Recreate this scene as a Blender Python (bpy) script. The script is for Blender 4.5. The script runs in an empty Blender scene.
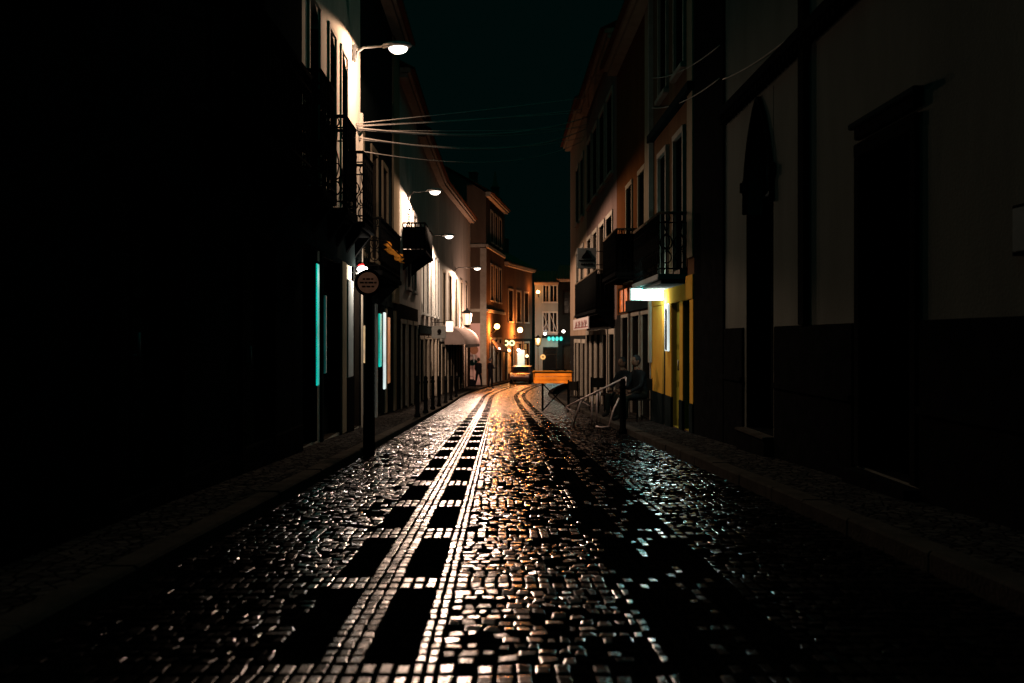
import bpy, bmesh, math, random
import numpy as np
from mathutils import Vector, Matrix
random.seed(7); RNG = np.random.default_rng(7)
PI = math.pi
S = bpy.context.scene
C = S.collection
F = 900.0                                   # focal length in pixels at 1024 wide
CAMZ = 1.0

# ------------------------------------------------------------------ the lie of the street
def zr(Y):                                  # road height: it runs downhill, then levels out
    if Y < 28: return -0.0422 * Y
    d = min(Y - 28, 41.8)
    return -1.1816 - (0.0422 * d - 0.000505 * d * d)
def cx(Y):                                  # the street bends to the right
    if Y < 38: return 0.0
    if Y < 80: return 0.0044 * (Y - 38) ** 2
    return 7.76 + 0.37 * (Y - 80)
def P(px, py, Y):                           # a point seen at (px, py) from the camera, at distance Y
    return Vector(((px - 500) * Y / F, Y, CAMZ + (338 - py) * Y / F))

# ------------------------------------------------------------------ materials
MATS = {}
def nodes(name):
    m = bpy.data.materials.new(name); m.use_nodes = True
    nt = m.node_tree; nt.nodes.clear()
    out = nt.nodes.new('ShaderNodeOutputMaterial')
    b = nt.nodes.new('ShaderNodeBsdfPrincipled')
    nt.links.new(b.outputs[0], out.inputs[0])
    MATS[name] = m
    return m, nt, b
def surf(name, c0, c1, scale=4.0, rough=0.7, rough2=None, bump=0.15, bscale=40.0, metal=0.0, spec=0.0, streak=False):
    m, nt, b = nodes(name); N = nt.nodes; L = nt.links
    tc = N.new('ShaderNodeTexCoord')
    mp = N.new('ShaderNodeMapping'); L.new(tc.outputs['Object'], mp.inputs[0])
    if streak: mp.inputs['Scale'].default_value = (1.0, 1.0, 0.22)
    n = N.new('ShaderNodeTexNoise'); n.inputs['Scale'].default_value = scale; n.inputs['Detail'].default_value = 6
    n.inputs['Roughness'].default_value = 0.65
    L.new(mp.outputs[0], n.inputs['Vector'])
    r = N.new('ShaderNodeValToRGB'); r.color_ramp.elements[0].position = 0.32; r.color_ramp.elements[1].position = 0.68
    r.color_ramp.elements[0].color = (*c0, 1); r.color_ramp.elements[1].color = (*c1, 1)
    L.new(n.outputs['Fac'], r.inputs[0]); L.new(r.outputs[0], b.inputs['Base Color'])
    b.inputs['Metallic'].default_value = metal
    b.inputs['Specular IOR Level'].default_value = spec
    mr = N.new('ShaderNodeMapRange'); mr.inputs['To Min'].default_value = rough
    mr.inputs['To Max'].default_value = rough2 if rough2 is not None else min(1, rough + .15)
    L.new(n.outputs['Fac'], mr.inputs['Value']); L.new(mr.outputs[0], b.inputs['Roughness'])
    if bump:
        n2 = N.new('ShaderNodeTexNoise'); n2.inputs['Scale'].default_value = bscale; n2.inputs['Detail'].default_value = 5
        L.new(tc.outputs['Object'], n2.inputs['Vector'])
        bp = N.new('ShaderNodeBump'); bp.inputs['Strength'].default_value = bump; bp.inputs['Distance'].default_value = 0.02
        L.new(n2.outputs['Fac'], bp.inputs['Height']); L.new(bp.outputs[0], b.inputs['Normal'])
    return m
def glow(name, col, strength, base=(0.8, 0.8, 0.8), vary=0.0, scale=6):
    m, nt, b = nodes(name); N = nt.nodes; L = nt.links
    b.inputs['Base Color'].default_value = (*base, 1)
    b.inputs['Emission Color'].default_value = (*col, 1)
    b.inputs['Emission Strength'].default_value = strength
    tc = N.new('ShaderNodeTexCoord'); n = N.new('ShaderNodeTexNoise'); n.inputs['Scale'].default_value = scale
    n.inputs['Detail'].default_value = 3
    L.new(tc.outputs['Object'], n.inputs['Vector'])
    mr = N.new('ShaderNodeMapRange'); mr.inputs['From Min'].default_value = .3; mr.inputs['From Max'].default_value = .7
    mr.inputs['To Min'].default_value = strength * (1 - vary); mr.inputs['To Max'].default_value = strength * (1 + vary * .5)
    L.new(n.outputs['Fac'], mr.inputs['Value']); L.new(mr.outputs[0], b.inputs['Emission Strength'])
    return m
def stone(name, cols, rough=(0.3, 0.5), spec=0.5, bump=0.13, bscale=60):
    """paving stones: every stone takes its own shade and polish"""
    m, nt, b = nodes(name); N = nt.nodes; L = nt.links
    g = N.new('ShaderNodeNewGeometry')
    r = N.new('ShaderNodeValToRGB'); r.color_ramp.interpolation = 'LINEAR'
    els = r.color_ramp.elements
    while len(els) < len(cols): els.new(0.5)
    for i, c in enumerate(cols):
        els[i].position = i / (len(cols) - 1); els[i].color = (*c, 1)
    L.new(g.outputs['Random Per Island'], r.inputs[0])
    tc = N.new('ShaderNodeTexCoord'); n = N.new('ShaderNodeTexNoise'); n.inputs['Scale'].default_value = 55; n.inputs['Detail'].default_value = 4
    L.new(tc.outputs['Object'], n.inputs['Vector'])
    mx = N.new('ShaderNodeMix'); mx.data_type = 'RGBA'; mx.blend_type = 'MULTIPLY'; mx.inputs['Factor'].default_value = 0.7
    L.new(r.outputs[0], mx.inputs[6]); L.new(n.outputs['Fac'], mx.inputs[7]); 
    L.new(mx.outputs[2], b.inputs['Base Color'])
    wn = N.new('ShaderNodeMath'); wn.operation = 'FRACT'
    mu = N.new('ShaderNodeMath'); mu.operation = 'MULTIPLY'; mu.inputs[1].default_value = 37.3
    L.new(g.outputs['Random Per Island'], mu.inputs[0]); L.new(mu.outputs[0], wn.inputs[0])
    mr = N.new('ShaderNodeMapRange'); mr.inputs['To Min'].default_value = rough[0]; mr.inputs['To Max'].default_value = rough[1]
    L.new(wn.outputs[0], mr.inputs['Value']); L.new(mr.outputs[0], b.inputs['Roughness'])
    b.inputs['Specular IOR Level'].default_value = spec
    n2 = N.new('ShaderNodeTexNoise'); n2.inputs['Scale'].default_value = bscale; n2.inputs['Detail'].default_value = 4
    L.new(tc.outputs['Object'], n2.inputs['Vector'])
    bp = N.new('ShaderNodeBump'); bp.inputs['Strength'].default_value = bump; bp.inputs['Distance'].default_value = 0.01
    L.new(n2.outputs['Fac'], bp.inputs['Height']); L.new(bp.outputs[0], b.inputs['Normal'])
    return m
def flagstone(name, c0, c1, rough, spec=0.4):
    """small setts of the pavements"""
    m, nt, b = nodes(name); N = nt.nodes; L = nt.links
    tc = N.new('ShaderNodeTexCoord')
    v = N.new('ShaderNodeTexVoronoi'); v.inputs['Scale'].default_value = 13; v.feature = 'DISTANCE_TO_EDGE'
    v2 = N.new('ShaderNodeTexVoronoi'); v2.inputs['Scale'].default_value = 13
    for q in (v, v2): L.new(tc.outputs['Object'], q.inputs['Vector'])
    r = N.new('ShaderNodeValToRGB'); r.color_ramp.elements[0].color = (*c0, 1); r.color_ramp.elements[1].color = (*c1, 1)
    sp = N.new('ShaderNodeSeparateColor'); L.new(v2.outputs['Color'], sp.inputs[0])
    L.new(sp.outputs[0], r.inputs[0])
    r2 = N.new('ShaderNodeValToRGB'); r2.color_ramp.elements[0].position = 0.02; r2.color_ramp.elements[1].position = 0.12
    L.new(v.outputs['Distance'], r2.inputs[0])
    mx = N.new('ShaderNodeMix'); mx.data_type = 'RGBA'; mx.blend_type = 'MULTIPLY'; mx.inputs['Factor'].default_value = 0.9
    L.new(r.outputs[0], mx.inputs[6]); L.new(r2.outputs[0], mx.inputs[7]); L.new(mx.outputs[2], b.inputs['Base Color'])
    b.inputs['Roughness'].default_value = rough; b.inputs['Specular IOR Level'].default_value = spec
    bp = N.new('ShaderNodeBump'); bp.inputs['Strength'].default_value = 0.8; bp.inputs['Distance'].default_value = 0.012
    L.new(r2.outputs[0], bp.inputs['Height']); L.new(bp.outputs[0], b.inputs['Normal'])
    return m

cream = surf('cream_plaster', (.52, .43, .33), (.66, .56, .45), 2.2, .75, streak=True)
white = surf('white_plaster', (.34, .32, .29), (.48, .46, .42), 1.6, .75, streak=True)
pinkp = surf('pink_plaster', (.13, .085, .07), (.18, .12, .10), 1.8, .8, streak=True)
paletan = surf('pale_tan_plaster', (.24, .165, .11), (.32, .225, .16), 1.8, .8, streak=True)
roselit = surf('rose_lit_plaster', (.52, .33, .30), (.62, .40, .36), 1.8, .8, streak=True)
tan = surf('tan_plaster', (.22, .17, .11), (.30, .235, .16), 1.8, .8, streak=True)
brown = surf('brown_plaster', (.10, .055, .03), (.16, .085, .045), 1.5, .8, streak=True)
rust = surf('rust_plaster', (.085, .032, .012), (.13, .05, .018), 1.5, .8, streak=True)
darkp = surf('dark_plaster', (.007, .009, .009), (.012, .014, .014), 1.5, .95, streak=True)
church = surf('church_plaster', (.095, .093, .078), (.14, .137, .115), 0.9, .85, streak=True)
palew = surf('pale_plaster', (.22, .245, .23), (.30, .33, .315), 1.6, .8, streak=True)
dimtan = surf('dim_plaster', (.08, .052, .037), (.12, .08, .055), 1.2, .85, streak=True)
yellow = surf('yellow_paint', (.52, .27, .04), (.60, .33, .055), 2.5, .6, bump=.06)
raillit = surf('lit_rail_cap', (.10, .075, .05), (.15, .11, .075), 12, .6, bump=.05)  # right-hand top rails paler: lamp light put into their colour
shopdark = surf('shop_front_paint', (.012, .011, .010), (.022, .020, .018), 3, .7, bump=.1)
olive = surf('olive_paint', (.30, .25, .03), (.37, .31, .045), 2.5, .5, bump=.06)
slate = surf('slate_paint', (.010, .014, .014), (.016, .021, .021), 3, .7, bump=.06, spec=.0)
basalt = surf('basalt', (.005, .005, .005), (.009, .009, .009), 6, .9, bump=.4, bscale=60, spec=.0)
lime = surf('stone_trim', (.26, .22, .17), (.36, .31, .25), 5, .75, bump=.2)
paletrim = surf('pale_trim', (.42, .44, .42), (.52, .54, .52), 5, .6, bump=.1)
iron = surf('iron', (.004, .004, .004), (.007, .007, .0065), 20, .7, bump=.1, spec=.0)
greym = surf('grey_metal', (.20, .20, .19), (.28, .27, .26), 12, .45, bump=.05, metal=.4, spec=.4)
pinkm = surf('tube_metal', (.42, .27, .23), (.50, .34, .29), 12, .4, bump=.05, metal=.2, spec=.4)
wood = surf('dark_wood', (.018, .014, .011), (.030, .024, .018), 8, .55, bump=.15, streak=True)
glassm = surf('window_glass', (.003, .004, .004), (.005, .006, .006), 2, .08, .16, bump=.03, bscale=5, spec=.4)
rooft = surf('roof_tile', (.10, .045, .025), (.17, .075, .04), 6, .85, bump=.5, bscale=14)
tealp = surf('teal_paint', (.03, .16, .15), (.05, .22, .2), 4, .5, bump=.05)
clothd = surf('dark_cloth', (.002, .002, .0025), (.005, .005, .006), 20, .9, bump=.2)
clothg = surf('grey_cloth', (.010, .012, .013), (.017, .019, .02), 20, .9, bump=.2)
trouser = surf('drab_trousers', (.010, .011, .009), (.016, .017, .013), 20, .9, bump=.2)
skin = surf('skin', (.13, .07, .045), (.16, .09, .06), 10, .6, bump=.03)
hairm = surf('hair', (.01, .008, .006), (.02, .015, .01), 40, .6, bump=.3)
hairg = surf('grey_hair', (.018, .02, .021), (.03, .032, .033), 40, .7, bump=.3)
awnm = surf('awning_cloth', (.17, .13, .115), (.23, .18, .16), 3, .85, bump=.1)
signp = surf('sign_paint', (.20, .21, .20), (.26, .27, .26), 5, .5, bump=.03)
signb = surf('sign_brown', (.13, .062, .035), (.18, .085, .05), 14, .6, bump=.1)
signw = surf('sign_cloth', (.48, .40, .38), (.58, .50, .47), 6, .7, bump=.05)
signr = surf('sign_red', (.20, .05, .05), (.28, .08, .07), 6, .7, bump=.05)
carpaint = surf('car_paint', (.022, .004, .004), (.03, .006, .005), 3, .25, bump=.0, spec=.6)
rubber = surf('rubber', (.012, .012, .012), (.02, .02, .02), 30, .8)
orangep = surf('orange_wood', (.50, .17, .02), (.60, .22, .03), 5, .5, bump=.1, streak=True)
cablem = surf('cable', (.36, .30, .25), (.46, .39, .33), 10, .5, bump=.0)
redp = surf('red_plastic', (.50, .02, .02), (.58, .03, .03), 10, .4, bump=.0)
plaqm = surf('plaque', (.16, .165, .155), (.22, .225, .21), 8, .5, bump=.05)
cobble = stone('cobble', [(.002, .0017, .0015), (.004, .0034, .003), (.009, .007, .006), (.003, .0026, .0022), (.014, .011, .009)], (.13, .24), .25)
limest = stone('limestone', [(.10, .077, .063), (.13, .102, .085), (.08, .062, .05), (.155, .125, .10)], (.17, .29), .30)
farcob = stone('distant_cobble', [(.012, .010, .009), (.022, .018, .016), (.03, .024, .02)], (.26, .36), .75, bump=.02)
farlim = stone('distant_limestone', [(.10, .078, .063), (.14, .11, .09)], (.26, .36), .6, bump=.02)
dimst = stone('dim_worn_limestone', [(.005, .004, .0035), (.009, .0075, .006), (.004, .0033, .0028), (.011, .009, .0075)], (.5, .7), .0)  # dimness of the right half put into the stone: near-black and matte
blackst = stone('black_setts', [(.002, .002, .002), (.005, .005, .005)], (.6, .85), .0)
joint = surf('joint_dirt', (.004, .0035, .003), (.009, .008, .007), 20, .95, bump=.4, bscale=120, spec=.0)
pavem = flagstone('pavement_setts', (.015, .014, .0135), (.045, .041, .036), .7, .0)
kerbm = surf('kerb_stone', (.03, .026, .021), (.05, .043, .036), 5, .7, bump=.3)
landm = surf('land', (.02, .02, .018), (.035, .033, .03), 2, .9)

g_lamp = glow('lamp_lens', (1, .84, .70), 4.5)
g_sign = glow('sign_light', (.20, 1, .90), 13.0, vary=.05)
g_teal = glow('teal_light', (.0, .62, .50), 0.75, base=(.02, .05, .05), vary=.5, scale=2)
g_teal2 = glow('teal_glow', (.03, .40, .36), 0.35, vary=.4)
g_teal3 = glow('teal_faint', (.02, .30, .27), 0.10, vary=.6)
g_signfill = glow('lit_brown_glow', (.10, .045, .025), 0.35, base=(.12, .06, .04), vary=.3, scale=14)  # added glow on the round sign stands for light falling on its face
g_tealb = glow('teal_bulb', (.04, .80, .68), 1.0, base=(.01, .06, .05))
g_orange = glow('orange_globe', (1, .50, .16), 14)
g_warm = glow('warm_glass', (1, .55, .32), 1.8, vary=.3)
g_pale = glow('pale_box', (1, .66, .48), 1.5, vary=.1)
g_wlamp = glow('white_bulb', (1, .93, .85), 12)
g_yel = glow('yellow_ring', (1, .50, .10), .9, vary=.3)
g_ring = glow('lime_ring', (.92, 1, .40), 1.7, vary=.2)
g_panel = glow('orange_panel_glow', (1, .20, .01), .85, base=(.5, .2, .03), vary=.5, scale=3)
g_amber = glow('amber_window', (1, .15, .0), 0.6, base=(.06, .02, .0), vary=.9, scale=9)
g_amber2 = glow('amber_shop', (1, .36, .07), 0.3, base=(.3, .15, .05), vary=1.0, scale=5)
g_cool = glow('cool_strip', (.78, .92, .90), 0.85, vary=.3, scale=2)
g_goldn = glow('gold_strip', (1, .62, .25), 0.45, vary=.6)
g_oran2 = glow('orange_strip', (1, .30, .06), 0.22, vary=.6)

# ------------------------------------------------------------------ mesh helpers
class MB:
    def __init__(s): s.v = []; s.f = []; s.m = []; s.mats = []; s.smooth = []
    def mi(s, mat):
        if mat is None: return 0
        if mat not in s.mats: s.mats.append(mat)
        return s.mats.index(mat)
    def add(s, vs, fs, mat=None, smooth=False):
        b = len(s.v); s.v += [tuple(v) for v in vs]
        k = s.mi(mat)
        for f in fs: s.f.append(tuple(b + i for i in f)); s.m.append(k); s.smooth.append(smooth)
    def box(s, x0, x1, y0, y1, z0, z1, mat=None, bev=0.0):
        if x0 > x1: x0, x1 = x1, x0
        if y0 > y1: y0, y1 = y1, y0
        if z0 > z1: z0, z1 = z1, z0
        if bev <= 0:
            s.add([(x0,y0,z0),(x1,y0,z0),(x1,y1,z0),(x0,y1,z0),(x0,y0,z1),(x1,y0,z1),(x1,y1,z1),(x0,y1,z1)],
                  [(3,2,1,0),(4,5,6,7),(0,1,5,4),(1,2,6,5),(2,3,7,6),(3,0,4,7)], mat)
            return
        bm = bmesh.new(); bmesh.ops.create_cube(bm, size=1)
        for v in bm.verts:
            v.co = Vector(((x0+x1)/2 + v.co.x*(x1-x0), (y0+y1)/2 + v.co.y*(y1-y0), (z0+z1)/2 + v.co.z*(z1-z0)))
        bmesh.ops.bevel(bm, geom=bm.edges[:], offset=min(bev, .45*min(x1-x0, y1-y0, z1-z0)), segments=2, affect='EDGES')
        bm.verts.index_update()
        s.add([v.co[:] for v in bm.verts], [[v.index for v in f.verts] for f in bm.faces], mat); bm.free()
    def quad(s, a, b, c, d, mat=None): s.add([a, b, c, d], [(0,1,2,3)], mat)
    def poly(s, pts, mat=None): s.add(pts, [tuple(range(len(pts)))], mat)
    def tube(s, pts, r, n=8, mat=None, closed=False):
        pts = [Vector(p) for p in pts]; k = len(pts)
        rs = r if isinstance(r, (list, tuple)) else [r]*k
        vs = []; up = Vector((0, 0, 1)); prev = None
        for i, p in enumerate(pts):
            a = pts[i-1] if (i > 0 or closed) else p
            b = pts[(i+1) % k] if (i < k-1 or closed) else p
            t = (b - a).normalized()
            if prev is None:
                q = t.cross(up if abs(t.z) < .95 else Vector((1, 0, 0))).normalized()
            else:
                q = (prev - t * prev.dot(t)); q = q.normalized() if q.length > 1e-6 else t.orthogonal().normalized()
            prev = q; w = t.cross(q)
            for j in range(n):
                an = 2*PI*j/n
                vs.append(p + (q*math.cos(an) + w*math.sin(an))*rs[i])
        fs = []
        for i in range(k if closed else k-1):
            for j in range(n):
                a0 = i*n+j; a1 = i*n+(j+1) % n; b0 = ((i+1) % k)*n+j; b1 = ((i+1) % k)*n+(j+1) % n
                fs.append((a0, a1, b1, b0))
        if not closed:
            fs.append(tuple(range(n-1, -1, -1))); fs.append(tuple((k-1)*n+j for j in range(n)))
        s.add(vs, fs, mat, True)
    def lathe(s, prof, n=20, c=(0,0,0), mat=None):
        vs = []; fs = []
        for r, z in prof:
            for j in range(n):
                a = 2*PI*j/n; vs.append((c[0]+max(r,1e-4)*math.cos(a), c[1]+max(r,1e-4)*math.sin(a), c[2]+z))
        for i in range(len(prof)-1):
            for j in range(n):
                fs.append((i*n+j, i*n+(j+1) % n, (i+1)*n+(j+1) % n, (i+1)*n+j))
        fs.append(tuple(range(n-1, -1, -1))); fs.append(tuple((len(prof)-1)*n+j for j in range(n)))
        s.add(vs, fs, mat, True)
    def ball(s, c, r, mat=None, n=16, m=10):
        rx, ry, rz = r if isinstance(r, (tuple, list)) else (r, r, r)
        vs = []; fs = []
        for i in range(m+1):
            th = PI*i/m
            for j in range(n):
                a = 2*PI*j/n
                vs.append((c[0]+rx*max(math.sin(th),1e-3)*math.cos(a), c[1]+ry*max(math.sin(th),1e-3)*math.sin(a), c[2]-rz*math.cos(th)))
        for i in range(m):
            for j in range(n): fs.append((i*n+j, i*n+(j+1) % n, (i+1)*n+(j+1) % n, (i+1)*n+j))
        s.add(vs, fs, mat, True)
    def prism(s, pts, axis, a, b, mat=None):
        """pts: outline of 2-D points; extruded along axis ('x','y','z') from a to b"""
        def mk(p, t): return {'x': (t, p[0], p[1]), 'y': (p[0], t, p[1]), 'z': (p[0], p[1], t)}[axis]
        n = len(pts)
        s.add([mk(p, a) for p in pts] + [mk(p, b) for p in pts],
              [tuple(range(n)), tuple(range(2*n-1, n-1, -1))] + [(i, (i+1) % n, n+(i+1) % n, n+i) for i in range(n)], mat)
    def build(s, name, mat=None, parent=None, loc=None, rotz=0.0):
        me = bpy.data.meshes.new(name)
        me.from_pydata(s.v, [], s.f)
        for m in (s.mats or [mat]): me.materials.append(m)
        me.polygons.foreach_set('material_index', s.m)
        me.polygons.foreach_set('use_smooth', s.smooth)
        bm = bmesh.new(); bm.from_mesh(me); bmesh.ops.recalc_face_normals(bm, faces=bm.faces); bm.to_mesh(me); bm.free()
        me.update()
        o = bpy.data.objects.new(name, me); C.objects.link(o)
        if parent: o.parent = parent
        if loc is not None: o.location = loc
        o.rotation_euler = (0, 0, rotz)
        return o
def tag(o, label=None, cat=None, group=None, kind=None):
    if label: o['label'] = label
    if cat: o['category'] = cat
    if group: o['group'] = group
    if kind: o['kind'] = kind
    return o
def empty(name, loc, rotz=0, label=None, cat=None, group=None):
    o = bpy.data.objects.new(name, None); C.objects.link(o); o.location = loc; o.rotation_euler = (0, 0, rotz)
    return tag(o, label, cat, group)
def dup(root, loc, rotz=None, label=None):
    def rec(o, par):
        c = o.copy(); C.objects.link(c)
        if par: c.parent = par
        for ch in list(o.children): rec(ch, c)
        return c
    r = rec(root, None); r.location = loc
    if rotz is not None: r.rotation_euler = (0, 0, rotz)
    if label: r['label'] = label
    return r
def light(name, kind, loc, energy, col, parent=None, radius=.1, spot=None, blend=.5, rot=None):
    l = bpy.data.lights.new(name, kind); l.energy = energy; l.color = col; l.shadow_soft_size = radius
    if kind == 'SPOT': l.spot_size = math.radians(spot); l.spot_blend = blend
    o = bpy.data.objects.new(name, l); C.objects.link(o); o.location = loc
    if parent: o.parent = parent
    if rot: o.rotation_euler = rot
    return o

# ------------------------------------------------------------------ ground, road, pavements
def profile_ys(a, b, st=1.0):
    ys = list(np.arange(a, b, st)) + [b]; return ys
mb = MB()
ys = [-60, -20] + profile_ys(-4, 90, 2) + [130, 400, 900]
for i in range(len(ys)-1):
    a, b = ys[i], ys[i+1]
    za, zb = zr(max(a, -4)) - .3, zr(max(b, -4)) - .3
    mb.quad((-400, a, za), (400, a, za), (400, b, zb), (-400, b, zb), landm)
tag(mb.build('ground'), kind='structure')

KL, KR = -1.72, 2.19
mb = MB()                                   # bed of the road: the dirt in the joints
ys = profile_ys(-4, 90, 1)
for i in range(len(ys)-1):
    a, b = ys[i], ys[i+1]
    xr0 = KR + (6 if a > 58 else 0) ; xr1 = xr0
    mb.quad((KL-.2+cx(a), a, zr(a)-.012), (xr0+.2+cx(a), a, zr(a)-.012), (xr1+.2+cx(b), b, zr(b)-.012), (KL-.2+cx(b), b, zr(b)-.012), joint)
bedv, bedf = mb.v, mb.f

def paving():
    V = []; Fc = []; Mi = []
    def st(xa, xb, ya, yb, mat, jit, tilt, gap, rise):
        xs = [xa+gap, xb-gap, xb-gap, xa+gap]; gy = gap*(1.9 if rise == .0 and mat != 3 else 1.0)
        yy = [ya+gy, ya+gy, yb-gy, yb-gy]
        b = len(V)
        tx = random.gauss(0, tilt); ty = random.gauss(0, tilt); dz = random.uniform(-.003, .003)
        mx_, my_ = (xa+xb)/2, (ya+yb)/2
        ins = .07 + random.random()*.08
        low = []; top = []; inn = []
        for x, y in zip(xs, yy):
            x += random.uniform(-jit, jit); y += random.uniform(-jit, jit)
            low.append((x+cx(y), y, zr(y)-.010))
            x2 = x+(mx_-x)*ins; y2 = y+(my_-y)*ins
            top.append((x2+cx(y2), y2, zr(y2)+dz-.0010+rise+(x2-mx_)*tx+(y2-my_)*ty))
            x3 = x+(mx_-x)*(ins+.17); y3 = y+(my_-y)*(ins+.17)
            inn.append((x3+cx(y3), y3, zr(y3)+dz+rise+(x3-mx_)*tx+(y3-my_)*ty))
        V.extend(low); V.extend(top); V.extend(inn)
        for k_, q in enumerate(((0,1,5,4),(1,2,6,5),(2,3,7,6),(3,0,4,7),(4,5,9,8),(5,6,10,9),(6,7,11,10),(7,4,8,11),(8,9,10,11))):
            Fc.append(tuple(b+k for k in q)); Mi.append(0 if k_ < 4 else mat)
    from mathutils import noise
    def dull(x, y):                         # share of dark matte stones: patchy wear, plus more put on the right to dim it
        return .16 + (.30 if .12 < x < .6 else .12 if x > 1.1 else 0) + .45*noise.noise(Vector((x*1.7, y*.8, 3.1)))
    COB, LIM, BLK, DIM, FCB, FLM = 1, 2, 3, 4, 5, 6
    regular = [(-.81, -.64, 3, BLK), (-.64, -.48, 3, LIM), (-.48, -.30, 3, BLK), (-.30, -.215, 2, LIM),
               (.515, .60, 2, DIM), (.60, .78, 3, BLK), (.78, .94, 3, DIM), (.94, 1.11, 3, BLK)]
    loose = [(KL, -.81), (-.215, .515), (1.11, KR)]
    y = 1.6; band0 = 3.0; pitch = 1.34
    while y < 62:
        ph = (y - band0 + .12) % pitch
        inband = ph < .235
        if inband: dy = .1175
        else:
            left = pitch - ph
            dy = .082 * random.uniform(.92, 1.08)
            if left < dy*1.5: dy = left
        if dy < .02: dy = .02
        for xa, xb, n, mt in regular:
            w = (xb-xa)/n
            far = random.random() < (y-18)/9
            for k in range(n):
                if far: st(xa+k*w, xa+(k+1)*w, y, y+dy, {LIM: FLM, DIM: FCB, COB: FCB, BLK: BLK}[mt if not inband else (LIM if xa < 0 else DIM)], .003, .015, .005, -.002 if mt == BLK and not inband else .0005); continue
                if inband: st(xa+k*w, xa+(k+1)*w, y, y+dy, LIM if xa < 0 else (COB if random.random() < .35 else DIM), .003, .022, .007, .0)
                elif mt == BLK: st(xa+k*w, xa+(k+1)*w, y, y+dy, BLK, .004, .02, .0025, -.002)
                else: st(xa+k*w, xa+(k+1)*w, y+random.uniform(-.01,.01), y+dy, COB if mt == DIM and random.random() < .35 else mt, .006, .024, .006, .001)
        for xa, xb in loose:
            x = xa
            while x < xb-.01:
                w = random.uniform(.045, .085)
                if inband: w = .066
                if xb-(x+w) < .03: w = xb-x
                o = 0 if inband else random.uniform(-.016, .016)
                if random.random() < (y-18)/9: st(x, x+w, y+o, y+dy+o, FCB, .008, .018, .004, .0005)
                else: st(x, x+w, y+o, y+dy+o, DIM if random.random() < dull(x, y) else COB, .004 if inband else .011, .03 if inband else .05, .0065, 0)
                x += w
        y += dy
    return V, Fc, Mi
V, Fc, Mi = paving()
nb = len(bedv)
me = bpy.data.meshes.new('road')
me.from_pydata([tuple(v) for v in bedv] + V, [], [tuple(f) for f in bedf] + [tuple(nb+i for i in f) for f in Fc])
for m in (joint, cobble, limest, blackst, dimst, farcob, farlim): me.materials.append(m)
me.polygons.foreach_set('material_index', [0]*len(bedf) + Mi)
me.polygons.foreach_set('use_smooth', [False]*len(bedf) + [False]*len(Fc)); me.update()
ro = bpy.data.objects.new('road', me); C.objects.link(ro); tag(ro, kind='structure')

def strip(name, x0, x1, dz, mat, a=-4, b=90, skirt=.3, wob=0):
    mb = MB(); ys = profile_ys(a, b, 1)
    for i in range(len(ys)-1):
        p, q = ys[i], ys[i+1]
        A = lambda x, y, d: (x+cx(y), y, zr(y)+d)
        mb.quad(A(x0,p,dz), A(x1,p,dz), A(x1,q,dz), A(x0,q,dz), mat)
        mb.quad(A(x0,p,dz-skirt), A(x0,p,dz), A(x0,q,dz), A(x0,q,dz-skirt), mat)
        mb.quad(A(x1,p,dz), A(x1,p,dz-skirt), A(x1,q,dz-skirt), A(x1,q,dz), mat)
    return tag(mb.build(name), kind='structure')
strip('pavement', -3.6, KL-.17, .085, pavem)
strip('pavement', KR+.17, 4.2, .085, pavem, b=41)
def kerb(x0, x1, a, b, jitter):
    mb = MB(); y = a
    while y < b:
        L = random.uniform(.7, 1.1); d = random.uniform(-.006, .006); g = .008
        p, q = y+g, y+L-g
        pts = [(x0, -.25), (x1, -.25), (x1, .085), (x1-.015, .1) , (x0+.015, .1), (x0, .085)]
        vs = [(x+cx(p)+d, p, zr(p)+z+d) for x, z in pts] + [(x+cx(q)+d, q, zr(q)+z+d) for x, z in pts]
        n = 6
        mb.add(vs, [tuple(range(n)), tuple(range(2*n-1, n-1, -1))] + [(i, (i+1) % n, n+(i+1) % n, n+i) for i in range(n)], kerbm)
        y += L
    return tag(mb.build('kerb'), kind='structure')
kerb(KL-.17, KL, -2, 62, .01)
kerb(KR, KR+.17, -2, 40.5, .01)

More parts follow.
